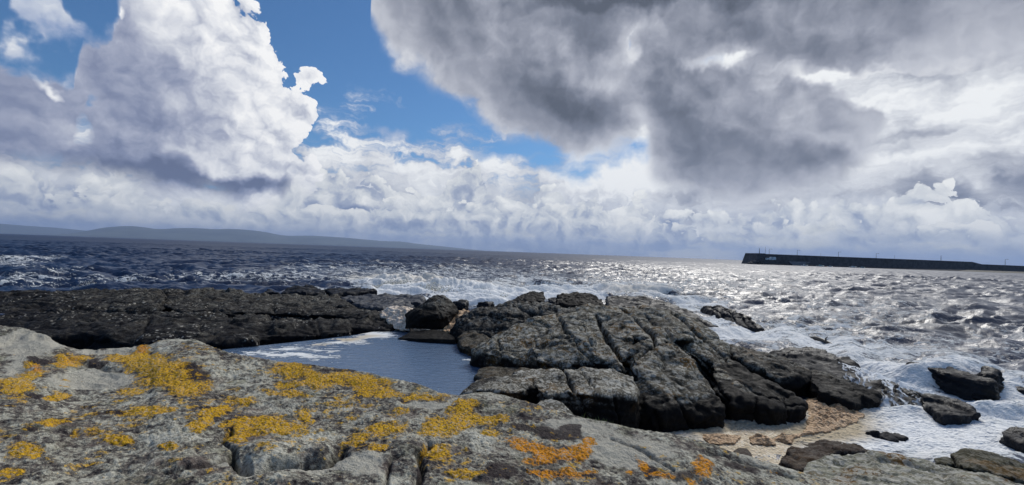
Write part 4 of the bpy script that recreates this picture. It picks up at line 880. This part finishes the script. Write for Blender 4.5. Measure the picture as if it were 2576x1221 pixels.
    small('rock', [[(1841, 1140, 7.1), (1860, 1127, 7.25), (1880, 1131, 7.2), (1900, 1161, 6.8), (1870, 1165, 6.7), (1850, 1155, 6.8)]], 'small dark brown stone sticking out of tan foam beside the pale slab', mat=MBR, seed=72, vox=.015, amp=.03)
    MSH = dark_rock_mat('shore_lichen_rock', zl=(-1, .1), lichen=1.1, ochre=1.0, brown=(.10, .085, .055), top=(.26, .26, .20))
    small('rock', [[(2018, 1190, 5.9), (2035, 1162, 6.3), (2086, 1146, 6.6), (2150, 1141, 6.7), (2222, 1139, 6.7), (2240, 1180, 5.9), (2200, 1250, 5.0), (2060, 1250, 5.0)], [(2200, 1141, 6.6), (2312, 1157, 6.4), (2402, 1176, 6.2), (2500, 1198, 6.0), (2620, 1228, 5.7), (2600, 1290, 4.8), (2200, 1290, 4.6)]],
          'grey green and rusty lichened rock at the shore, right of the pale slab', mat=MSH, seed=73, steps=0.06, vox=.022, amp=.06, strata=.03, z0=0, sdir=(-.5, -.5, 1))
    small('rock', [[(2352, 1156, 6.7), (2362, 1147, 6.9), (2385, 1150, 6.9), (2405, 1165, 6.6), (2365, 1168, 6.5)], [(2390, 1142, 7.1), (2437, 1133, 7.3), (2500, 1145, 7.2), (2600, 1178, 6.8), (2640, 1215, 6.2), (2520, 1200, 6.2), (2420, 1172, 6.5)]], 'dark mossy rock behind the rusty lichened shore rock, at the picture corner', mat=dark_rock_mat('mossy_rock', zl=(-1, .1), lichen=.3, ochre=.6, brown=(.03, .028, .016), top=(.06, .055, .03)), seed=74, steps=0.06, vox=.022, amp=.05, z0=0)

# ------------------------------------------------------------------ foam banks
def foam_bank(name, poly, zf, label, n=170, hgt=.10, scl=5.0, seed=1, mat=None, edge=.25):
    P0 = np.array([PZ(x, y, z) for x, y, z in poly])
    x0, x1, y0, y1 = P0[:, 0].min(), P0[:, 0].max(), P0[:, 1].min(), P0[:, 1].max(); k = max((x1-x0), (y1-y0))/n
    nx, ny = int((x1-x0)/k)+2, int((y1-y0)/k)+2
    X, Y = np.meshgrid(x0+k*np.arange(nx), y0+k*np.arange(ny)); P = np.stack([X.ravel(), Y.ravel(), np.zeros(X.size)], 1)
    pl = [(p[0], p[1]) for p in P0]; ins = inpoly(P[:, 0], P[:, 1], pl); d, _ = polydist(P[:, 0], P[:, 1], pl+[pl[0]]); d = np.where(ins, d, -d)
    d = d+.12*edge*fbm(P, 2.5, 4, .6, seed)*4
    # base height from inverse distance of outline heights
    w = 1/(((P[:, None, :2]-P0[None, :, :2])**2).sum(2)+.01)**1.5; zb = (w*P0[None, :, 2]).sum(1)/w.sum(1)
    b1 = 1-worley(P+.05*np.stack([pn(P, 6, 1), pn(P, 6, 2), 0*P[:, 0]], 1), scl, seed)**1.6*1.3; b2 = 1-worley(P, scl*2.3, seed+1)**1.6; b3 = 1-worley(P, scl*5, seed+2)
    h = hgt*(b1*.6+b2*.3+b3*.13+.7*fbm(P, 1.2, 2, .5, seed+4))*sst(d, 0, edge)**.6+.02
    P[:, 2] = zb+np.where(d > 0, h, -.25)
    F = grid_faces(ny, nx); F = F[(d[F] > -k*1.5).any(1)]
    used = np.unique(F); mp = np.zeros(len(P), int)-1; mp[used] = np.arange(len(used))
    o = mesh_obj(name, P[used], mp[F], mat); return tag(o, label, 'foam', kind='stuff')
def foam():
    MT = foam_mat('tan_sea_foam', (0.40, 0.25, 0.13), (0.66, 0.46, 0.28)); MC = foam_mat('cream_sea_foam', (0.58, 0.47, 0.36), (0.85, 0.76, 0.66)); MP = foam_mat('pale_wet_foam', (.52, .42, .28), (.78, .68, .52))
    def heap(pts, label, mat, seed):
        V, Q = solid([D3h(pts)], .022, 3); T = np.concatenate([Q[:, :3], Q[:, [0, 2, 3]]]); N = vnormals(V, T)
        W = V+.05*np.stack([pn(V, 5, 1), pn(V, 5, 2), pn(V, 5, 3)], 1)
        d = .10*fbm(V, 1.6, 2, .5, seed)+.13*(.45-worley(W, 4.5, seed))+.05*(.45-worley(W, 10, seed+1))+.02*(.45-worley(W, 22, seed+2))
        o = mesh_obj('sea_foam', V+N*d[:, None], Q, mat); tag(o, label, 'foam', kind='stuff')
    D3h = lambda l: [PD(x, y, d) for x, y, d in l]
    heap([(950, 790, 16.1), (966, 777, 16.2), (1004, 769, 16.1), (1034, 774, 15.9), (1040, 800, 15.0), (1030, 832, 14.6), (1003, 832, 14.7), (980, 812, 15.1), (960, 798, 15.6), (960, 785, 17.5), (1040, 780, 17.5), (1030, 830, 16.5)], 'heap of cream foam between the shelf and the pointed boulder', MC, 2)
    heap([(1112, 838, 14.2), (1134, 838, 14.0), (1130, 800, 15.4), (1165, 782, 15.6), (1192, 786, 15.4), (1160, 812, 14.7), (1120, 825, 16.5), (1190, 788, 16.8)], 'tan foam wedged between the pointed boulder and the black ridge', MT, 3)
    foam_bank('sea_foam', [(1118, 834, .42), (1140, 840, .42), (1146, 850, .38), (1138, 852, .38), (1125, 842, .40)], 0, 'small smear of tan foam on the low stone under the boulder', n=60, hgt=.04, scl=8, seed=4, mat=MT, edge=.06)
    foam_bank('sea_foam', [(2030, 1004, .05), (2090, 1006, .05), (2180, 1048, .03), (2150, 1068, .02), (2060, 1092, .02), (1960, 1100, .02), (1940, 1112, .02), (1985, 1118, .03), (2025, 1085, .03)], 0, 'bank of tan foam caught under the right end of the big outcrop', n=240, hgt=.15, scl=5.5, seed=6, mat=MT)
    foam_bank('sea_foam', [(1750, 1095, .03), (1830, 1096, .05), (1860, 1100, .06), (1850, 1118, .05), (1790, 1120, .04)], 0, 'tan froth at the foot of the outcrop\'s black face, nearest the pale slab', n=120, hgt=.11, scl=6, seed=7, mat=MT)
    foam_bank('sea_foam', [(1886, 1102, .04), (1920, 1100, .06), (1950, 1110, .05), (1945, 1122, .04), (1890, 1118, .04)], 0, 'small lump of tan froth between the black face and the brown rock', n=90, hgt=.13, scl=6, seed=8, mat=MT)
    foam_bank('sea_foam', [(1600, 1050, .0), (1700, 1055, .0), (1980, 1065, .0), (1990, 1140, .0), (1960, 1190, .0), (1850, 1220, .0), (1700, 1200, .0)], 0, 'flat pale foam filling the gully beside the pale slab', n=200, hgt=.03, scl=9, seed=9, mat=MP, edge=.4)

def cascade():
    """strands of water falling off the ledge"""
    m, g, b, o = new_mat('falling_water'); uvx, uvy = g.attr('across'), g.attr('down'); p, _ = pos(g)
    st = g.xyz(uvx*9.0, uvy*2.2, 0.0); n = g.noise(g.vadd(st, g.noise(p, 3.0, 3, .6, col=True), .7), 1.6, 5, .62, dim='2D')
    v = g.voro(g.vadd(st, g.noise(p, 4.0, 3, .6, col=True), .5), 1.5, feature='DISTANCE_TO_EDGE', dim='2D')
    a = ((0.20-v).ss(0, .20)*.45+(n-.5)*2.8+.16+(uvy-.5)*(uvy-.5)*2.6-.02).ss(.30, .8)
    g.link(g.mix(n, (.55, .60, .65), (.88, .90, .90)), b.inputs['Base Color']); g.link(a*(0.94), b.inputs['Alpha']); b.inputs['Roughness'].default_value = .85; b.inputs['Specular IOR Level'].default_value = .1
    tl = [PD(2105, 922, 11.9), PD(2150, 934, 11.4), PD(2195, 950, 10.9), PD(2245, 968, 10.6), PD(2300, 986, 10.5), PD(2345, 1000, 10.6)]
    bl = [PD(2125, 962, 11.0), PD(2158, 985, 10.3), PZ(2212, 1036, 0), PZ(2262, 1046, 0), PZ(2330, 1040, 0), PZ(2370, 1030, 0)]
    nu, nv = 220, 70; u = np.linspace(0, 1, nu); ti = np.linspace(0, 1, 6)
    tp = np.stack([np.interp(u, ti, [q[k] for q in tl]) for k in range(3)], 1); bt = np.stack([np.interp(u, ti, [q[k] for q in bl]) for k in range(3)], 1)
    tp[:, 2] = np.maximum(tp[:, 2], .1)+.12; t = np.linspace(0, 1, nv)
    P = tp[None]*(1-t)[:, None, None]+bt[None]*t[:, None, None]
    P[..., 2] = tp[None, :, 2]+(bt[None, :, 2]-tp[None, :, 2])*(t[:, None]**1.8)
    P = P.reshape(-1, 3); P += .05*np.stack([pn(P, 4, 1), pn(P, 4, 2), pn(P, 4, 3)], 1)+.01*np.stack([pn(P, 14, 1), pn(P, 14, 2), pn(P, 14, 3)], 1)
    ob = mesh_obj('cascade', P, grid_faces(nv, nu), m, attrs={'across': np.tile(u, nv), 'down': np.repeat(t, nu)})
    tag(ob, 'strands of white sea water pouring off the black ledge', 'water', kind='stuff')

def spray():
    """broken white crest: many small clots thrown up along the breaker"""
    rs = np.random.RandomState(3)
    mat = foam_mat('white_spray', (.70, .69, .62), (.86, .86, .82))
    def burst(name, line, n, hgt, dep, size, label):
        ico = bmesh.new(); bmesh.ops.create_icosphere(ico, subdivisions=1, radius=1); iv = np.array([v.co[:] for v in ico.verts]); fi = np.array([[v.index for v in f.verts] for f in ico.faces]); ico.free()
        V = []; F = []; L = np.array([PZ(x, y, 0)[:2] for x, y, *_ in line]); hs = np.array([q[2] for q in line]); k = 0
        t = rs.rand(n)*(len(line)-1); i = np.minimum(t.astype(int), len(line)-2); f = (t-i)
        base = L[i]*(1-f)[:, None]+L[i+1]*f[:, None]; hh = (hs[i]*(1-f)+hs[i+1]*f)*hgt
        P = np.stack([base[:, 0]+rs.normal(size=n)*.15, base[:, 1]+rs.normal(size=n)*dep, np.zeros(n)], 1)
        u = rs.rand(n)**1.5; g = .65+.6*pn(P*np.array([1, 0, 1]), .9, 8)+.3*pn(P*np.array([1, 0, 1]), 3.2, 9); P[:, 2] = u*hh*np.clip(g, .2, 1.5)
        s = size*(1-.75*u)*(.4+rs.rand(n)*.9)
        for j in range(n):
            q = iv*s[j]*(1+.35*rs.normal(size=(len(iv), 1)))*np.array([1.3, 1, .9])+P[j]; V.append(q); F.append(fi+k); k += len(iv)
        o = mesh_obj(name, np.concatenate(V), np.concatenate(F), mat); tag(o, label, 'spray', kind='stuff')
    burst('breaking_wave_spray', [(905, 735, .3), (940, 732, .6), (975, 729, 1.25), (1010, 730, 1.1), (1060, 736, .9), (1120, 742, .75), (1200, 747, .6), (1270, 750, .35)], 5200, 1.15, .55, .075, 'cream white spray of the wave breaking on the reef')
    burst('breaking_wave_spray', [(1500, 752, .3), (1560, 745, .9), (1600, 745, 1.0), (1650, 752, .5), (1720, 765, .4), (1765, 778, .5)], 1800, .55, .4, .05, 'white spray thrown up behind the bluish whaleback rock')
    burst('wave_spray', [(195, 730, .3), (215, 728, 1.0), (230, 728, .9), (262, 729, .4)], 500, .55, .25, .035, 'small splash of spray behind the left shelf')
    burst('wave_spray', [(2180, 975, .3), (2215, 990, .8), (2240, 1000, .5), (2290, 1010, .3), (2330, 1005, .6)], 1300, .16, .25, .022, 'white droplets where the water pours off the black ledge')

# ------------------------------------------------------------------ far shore and pier
def hills():
    m = simple_mat('hill_heath', (0.075, 0.085, 0.06), .9, vary=.3, scale=.002)
    def ridge(pts, D, depth, label, seed, zmul=1):
        az = []; hz = []
        for x, y in pts:
            d = ray(x, y); az.append(math.atan2(d[0], d[1])); hz.append(max(CAMH+D*d[2]/math.hypot(d[0], d[1]), -5)+0)
        n = 420; a = np.linspace(az[0], az[-1], n); hh = np.interp(a, az, hz); hh = np.convolve(np.pad(hh, 6, 'edge'), np.ones(13)/13, 'valid')
        t = np.linspace(-1, 1, 60)
        A, T_ = np.meshgrid(a, t); Hh = np.broadcast_to(hh, A.shape); Rr = D+T_*depth
        P = np.stack([(Rr*np.sin(A)).ravel(), (Rr*np.cos(A)).ravel(), np.zeros(A.size)], 1)
        prof = np.cos(np.clip(T_, -1, 1)*np.pi/2)**.8
        nz = fbm(P, 1/900, 4, .5, seed).reshape(A.shape)
        P[:, 2] = (Hh*prof*(1+.10*nz*(1-prof))).ravel()-3
        o = mesh_obj('hills', P, grid_faces(60, n), m); tag(o, label, 'hills', kind='structure')
    ridge([(-700, 545), (-300, 552), (0, 562.5), (70, 568.5), (141, 573), (225, 581), (300, 590), (380, 599)], 14600, 1400, 'faint far blue headland on the horizon', 3)
    ridge([(120, 592), (180, 587), (225, 580), (262, 572), (319, 568.5), (356, 570.5), (398, 577.5), (445, 574), (497, 574), (544, 577.5), (562, 576), (600, 576.5), (656, 582), (717, 593.5), (788, 593), (867, 598), (966, 607), (1008, 607.5), (1055, 614), (1125, 621), (1181, 627), (1240, 633)], 11000, 1900, 'rounded blue hills across the bay', 5)
    sp = [(1640, 646), (1720, 648), (1780, 651.5), (1860, 654)]
    az0 = PZ
def pier():
    M = simple_mat('pier_stone', (0.045, 0.044, 0.048), .9, vary=.45, scale=.35); MP = simple_mat('pier_concrete', (.16, .155, .16), .85, vary=.2, scale=.4); MR_ = simple_mat('rubble', (.035, .034, .036), .95, vary=.5, scale=.8)
    ML = simple_mat('galvanised_steel', (.07, .075, .085), .5, .6, vary=.1)
    def W(x, Yd, z):    # world point at reading x and forward distance
        zz = (640-610.5)/FPX; d = ray(x, 587+.036*x); t = Yd/d[1]; return Vector((d[0]*t, Yd, z))
    def Yd(x): return np.interp(x, [1880, 2000, 2260, 2380, 2580, 2900], [362, 373, 392, 405, 425, 470])
    root = empty('stone_pier', W(2200, Yd(2200), 0)); off = root.location.copy()
    tag(root, 'long dark stone harbour pier with a high sea wall running out from the right', 'pier')
    L = lambda v: v-off
    xs = [1900, 1960, 2040, 2120, 2200, 2280, 2360, 2446, 2470, 2530, 2600, 2750, 2900]
    def run(name, xs, zb, zt, d0, d1, mat, rough=0.0):
        mb = MB(); rings = []
        for i, x in enumerate(xs):
            zt_ = zt(x) if callable(zt) else zt; a = W(x, Yd(x)+d0, 0); b = W(x, Yd(x)+d1, 0)
            rings.append([L(Vector((a.x, a.y, zb))), L(Vector((b.x, b.y, zb))), L(Vector((b.x, b.y, zt_))), L(Vector((a.x+.0, a.y+.25, zt_)))])
        mb.loft(rings); return mb.build(name, mat, root)
    top = lambda x: float(np.interp(x, [1900, 2446, 2470, 2900], [8.5, 8.7, 6.9, 6.6]))
    run('quay', xs, -2, lambda x: 3.4 if x < 2440 else 2.8, 0, 14, M)
    run('sea_wall', xs, -2, top, 12, 16, M)
    # end block with battered face
    a = W(1896, 362, 0); mb = MB()
    x0, x1 = W(1893, 362, 0).x, W(1918, 362, 0).x; y0, y1 = 358, 378
    mb.loft([[L(Vector((x0-1.4, y0-.6, -2))), L(Vector((x1, y0-.4, -2))), L(Vector((x1, y1, -2))), L(Vector((x0-1.4, y1, -2)))],
             [L(Vector((x0+2.3, y0, 8.55))), L(Vector((x1, y0, 8.55))), L(Vector((x1, y1, 8.55))), L(Vector((x0+2.3, y1, 8.55)))]])
    mb.build('pier_head', M, root)
    # slipway and stairs
    mb = MB(); p0, p1, p2, p3 = W(1982, 372.2, 0), W(2027, 372.6, 0), W(2016, 372.2, 0), W(1990, 372.2, 0)
    mb.loft([[L(Vector((p0.x, p0.y-1.2, 3.2))), L(Vector((p1.x, p1.y-1.2, 3.2))), L(Vector((p2.x, p2.y-2.6, 0.2))), L(Vector((p3.x, p3.y-2.6, 0.2)))], [L(Vector((p0.x, p0.y+.4, 3.2))), L(Vector((p1.x, p1.y+.4, 3.2))), L(Vector((p2.x, p2.y+.4, .2))), L(Vector((p3.x, p3.y+.4, .2)))]])
    mb.build('slipway', MP, root)
    mb = MB(); q0, q1 = W(2028, 373, 0), W(2040, 373, 0)
    for k in range(14):
        u = k/13; mb.box(L(Vector((q0.x*(u)+(q0.x-6)*(1-u)+2.2, q0.y-.7, .3+u*2.9))), (1.5, 1.6, .24))
    mb.build('stairs', MP, root)
    rs = np.random.RandomState(8)
    mb = MB()
    for k in range(46):       # armour stones round the head
        x = 1884+rs.rand()**.7*34; y = Yd(1900)-6+rs.normal()*1.6; s = 1.0+rs.rand()*1.1
        c = W(x, y, max(.0, (x-1884)*.13*rs.rand()+.15)); r = bmesh.ops.create_icosphere(mb.b, subdivisions=1, radius=s)['verts']
        for v in r: v.co = Vector((v.co.x*(.8+rs.rand()*.5), v.co.y*(.8+rs.rand()*.4), v.co.z*(.6+rs.rand()*.4)))+L(c)
    mb.build('armour_rock', MR_, root)
    # weed-covered rubble along the foot, and the gravel bank at the landward end
    xsx = np.linspace(2060, 2900, 900); rows = 14; P = []
    for j in range(rows):
        for x in xsx:
            t = j/(rows-1); y = Yd(x)-9+t*10; w = W(x, y, 0); P.append((w.x, w.y, 0))
    P = np.array(P, float); t = np.repeat(np.linspace(0, 1, rows), len(xsx)); xx = np.tile(xsx, rows)
    P[:, 2] = -1.0+(t**.8)*(1.2+1.6*sst(xx, 2150, 2420))+.45*fbm(P, .5, 3, .6, 4)
    o = mesh_obj('rubble_bank', P, grid_faces(rows, len(xsx)), MR_); tag(o, 'dark weedy rubble along the foot of the stone pier', 'rubble', kind='stuff')
    xsx = np.linspace(2395, 2900, 300); rows = 16; P = []
    for j in range(rows):
        for x in xsx:
            t = j/(rows-1); y = Yd(x)-22+t*16; w = W(x, y, 0); P.append((w.x, w.y, 0))
    P = np.array(P, float); t = np.repeat(np.linspace(0, 1, rows), len(xsx)); xx = np.tile(xsx, rows)
    P[:, 2] = -.5+(t**.9)*1.9*sst(xx, 2395, 2440)+.12*fbm(P, .5, 3, .6, 4)
    o = mesh_obj('gravel_beach', P, grid_faces(rows, len(xsx)), simple_mat('gravel', (.17, .155, .12), .95, vary=.35, scale=.6)); tag(o, 'pale gravel beach below the landward end of the pier', 'beach', kind='structure')
    # lamp posts, one built, the rest copied
    def lamp(x, z0, h, label, arm=1.6, group='lamp posts along the pier'):
        p = W(x, Yd(x)+13.5, z0); r = empty('lamp_post', p); tag(r, label, 'lamp post', group)
        MB().tube([(0, 0, -1.5), (0, 0, h*.6), (0, 0, h)], [.16, .12, .10]).build('pole', ML, r, True)
        MB().tube([(0, 0, h-.12), (arm*.5, 0, h-.02), (arm, 0, h+.03)], [.08, .07, .06]).build('arm', ML, r, True)
        MB().box((arm+.35, 0, h-.02), (1.0, .35, .18), bevel=.05).build('lantern', ML, r)
        return r
    base = lamp(1934.5, 8.4, 4.2, 'lamp post nearest the seaward end of the pier, right of the two bare poles')
    for x, z0, lab in ((2005, 8.4, 'second lamp post from the seaward end, over the slipway'), (2108.6, 8.4, 'third lamp post from the seaward end, over the moored boats'), (2203.7, 8.5, 'fourth lamp post, alone over the middle of the pier wall'), (2528.3, 6.6, 'faint lamp post on the lower landward wall of the pier')):
        r = base.copy(); COL.objects.link(r); r.location = W(x, Yd(x)+13.5, z0); r['label'] = lab
        for ch in list(base.children):
            c = ch.copy(); COL.objects.link(c); c.parent = r
        if x > 2400: r.scale = (1.2, 1.2, 1.35)
    def pole(x, z0, h, rad, label, name='pole_mast'):
        p = W(x, Yd(x)+13.5, z0); o = MB().tube([(0, 0, -1), (0, 0, h*.5), (0, 0, h)], [rad, rad*.85, rad*.6]).build(name, ML, None, True); o.location = p; tag(o, label, 'pole')
    pole(1909.7, 8.4, 4.6, .26, 'short thick beacon pole on the head of the pier', 'beacon_pole')
    pole(1924.8, 8.4, 6.0, .10, 'tall thin flag pole between the beacon pole and the first lamp post', 'flag_pole')
    pole(2366.8, 8.6, 4.7, .22, 'bare pole standing on the wall where the pier begins to near land', 'wooden_pole')
    pole(2250, 8.6, 3.4, .07, 'very thin pole between the fourth lamp post and the bare pole', 'thin_pole')
    # boats
    MW_ = simple_mat('white_hull', (.50, .54, .55), .4, vary=.08); MG = simple_mat('cabin_glass', (.03, .035, .04), .15, vary=.1); MO = simple_mat('orange_hull', (.35, .13, .05), .5, vary=.1); MGR = simple_mat('teal_hull', (.22, .36, .38), .4, vary=.1)
    def boat(x0, x1, label, kind, mat, mast=0):
        xm = (x0+x1)/2; Y0 = Yd(xm)-13; p = W(xm, Y0, 0.0); ln = (x1-x0)/FPX*Y0
        r = empty('motor_boat' if kind else 'rowing_boat', p, R(6)); tag(r, label, 'boat', 'boats moored below the pier')
        rings = []
        for i in range(9):
            t = -1+2*i/8; w = .17*ln*(1-max(0, t)**2.4*.96)*(1 if t > -.9 else .9); z = .10*ln+(.045*ln)*max(0, t)**2
            xx = t*ln/2; rings.append([(xx*.92, 0, -.3), (xx*.96, -w*.7, .05), (xx, -w, z), (xx, -w*.86, z+.06), (xx, 0, z+.02), (xx, w*.86, z+.06), (xx, w, z), (xx*.96, w*.7, .05)])
        MB().loft(rings).build('hull', mat, r, True)
        if kind:
            c = MB(); zc = .10*ln; s = -.05 if kind == 2 else .05
            c.loft([[(-.18*ln+s, -.11*ln, zc), (.22*ln+s, -.09*ln, zc), (.22*ln+s, .09*ln, zc), (-.18*ln+s, .11*ln, zc)], [(-.15*ln+s, -.09*ln, zc+.13*ln), (.08*ln+s, -.07*ln, zc+.13*ln), (.08*ln+s, .07*ln, zc+.13*ln), (-.15*ln+s, .09*ln, zc+.13*ln)]])
            cb = c.build('cabin', mat, r)
            MB().box((-.02*ln+s, 0, zc+.085*ln), (.19*ln, .205*ln, .05*ln)).build('window', MG, cb)
        if mast: MB().tube([(0, 0, .2), (0, 0, mast)], [.09, .05]).build('mast', ML, r, True)
    boat(2016, 2034, 'white cabin boat beside the slipway, leftmost of the moored boats', 2, MW_)
    boat(2054, 2074.5, 'pale teal sailing boat with a tall mast, second of the moored boats', 1, MGR, mast=10.6)
    boat(2074.8, 2081.5, 'tiny orange boat squeezed between two larger pale boats', 0, MO)
    boat(2082.5, 2095.5, 'stubby white cabin boat right of the tiny orange one', 2, MW_)
    boat(2136.5, 2156, 'low white boat moored alone, fourth pale boat along the pier', 1, MW_)
    boat(2162.5, 2177.5, 'pale teal cabin boat, rightmost of the moored boats', 2, MGR)
    # vans on the quay
    def van(x0, x1, label, h):
        xm = (x0+x1)/2; Y0 = Yd(xm)+4; p = W(xm, Y0, 3.75); ln = (x1-x0)/FPX*Y0
        r = empty('van', p); tag(r, label, 'van', 'white vans on the pier')
        mt = simple_mat('white_paint', (.68, .74, .78), .35, vary=.04)
        MB().loft([[(-ln/2, -1, .1), (ln/2, -1, .1), (ln/2, 1, .1), (-ln/2, 1, .1)], [(-ln/2, -1, h*.5), (ln/2, -1, h*.5), (ln/2, 1, h*.5), (-ln/2, 1, h*.5)], [(-ln*.33, -.9, h), (ln/2-.1, -.9, h), (ln/2-.1, .9, h), (-ln*.33, .9, h)]]).build('body', mt, r)
        for sx in (-.3, .3): MB().tube([(sx*ln, -1.06, .0), (sx*ln, -.85, .0)], .36, 14).build('wheel', MR_, r, True)
        MB().box((-.12*ln, -.99, h*.68), (ln*.28, .06, h*.22)).build('window', MG, r)
    van(1921.5, 1933.5, 'smaller white van parked near the head of the pier', 1.5)
    van(1935.5, 1950.5, 'larger white van parked just right of the smaller one on the pier', 2.4)

def driftwood():
    m = simple_mat('wet_timber', (.018, .014, .011), .5, vary=.3)
    a, b = PD(2041, 849, 18.4), PD(2103, 868, 17.0); c = (a+b)/2
    r = empty('driftwood_log', tuple(c)); tag(r, 'dark floating log with a stub of branch, in foam beyond the washed ledge', 'driftwood')
    a, b = Vector(a-c), Vector(b-c)
    pts = [a.lerp(b, t)+Vector((0, 0, .02*math.sin(t*5))) for t in np.linspace(0, 1, 7)]
    MB().tube([tuple(p) for p in pts], [.04, .07, .08, .07, .06, .04, .02], 10).build('trunk', m, r, True)
    q = a.lerp(b, .62); MB().tube([tuple(q), tuple(q+Vector((-.02, 0, .12))), tuple(q+Vector((.05, 0, .20)))], [.035, .025, .01], 7).build('branch', m, r, True)

def grass():
    rs = np.random.RandomState(4); V = []; F = []
    for cx, cy, n, sp in ((1483, 1064, 150, .10), (1468, 1058, 60, .05), (1500, 1068, 60, .06)):
        c = PZ(cx, cy, 1.815)
        for _ in range(n):
            x, y = c[0]+rs.normal()*sp*.6, c[1]+rs.normal()*.03; h = .02+rs.rand()*.035; a = rs.rand()*6.28; w = .0018; lx, ly = rs.normal()*.014, rs.normal()*.014; k = len(V); z = c[2]-.02
            V += [(x-w*math.cos(a), y-w*math.sin(a), z), (x+w*math.cos(a), y+w*math.sin(a), z), (x+lx*.5+w*.6, y+ly*.5, z+h*.6), (x+lx*.5-w*.6, y+ly*.5, z+h*.6), (x+lx, y+ly, z+h)]
            F += [(k, k+1, k+2, k+3), (k+3, k+2, k+4)]
    o = mesh_obj('grass', V, F, simple_mat('sea_grass', (.16, .21, .07), .6, vary=.3)); tag(o, 'small tuft of green grass on the rim of the pale slab', 'grass', kind='stuff')

def haze():
    m = bpy.data.materials.new('sea_haze'); m.use_nodes = True; nt = m.node_tree; nt.nodes.clear(); g = NT(nt)
    v = g.node('ShaderNodeVolumePrincipled'); v.inputs['Color'].default_value = (0.48, 0.65, 1.0, 1); v.inputs['Density'].default_value = HAZE_D; v.inputs['Anisotropy'].default_value = 0.2
    o = g.node('ShaderNodeOutputMaterial'); g.link(v.outputs[0], o.inputs['Volume'])
    ob = MB().box((0, 7500, 205), (44000, 19000, 430)).build('haze', m); tag(ob, 'thin blue sea haze over the bay', 'haze', kind='stuff')
    m.cycles.homogeneous_volume = True
HAZE_D = 8.0e-5
import os, time
_t = time.time()
SKIP = os.environ.get('SKIP', '').split(',')
for fn in (make_camera, make_world, make_sun, foreground, sea, pool, rocks, foam, cascade, spray, hills, pier, driftwood, grass, haze):
    if fn.__name__ in SKIP: continue
    fn(); print('TIME', fn.__name__, round(time.time()-_t, 1)); _t = time.time()
sc.view_settings.view_transform = 'Standard'; sc.view_settings.look = 'None'
sc.view_settings.exposure = 0; sc.view_settings.gamma = 1
sc.cycles.max_bounces = 5; sc.cycles.diffuse_bounces = 2; sc.cycles.glossy_bounces = 3; sc.cycles.transmission_bounces = 2; sc.cycles.volume_bounces = 0
sc.cycles.use_denoising = True
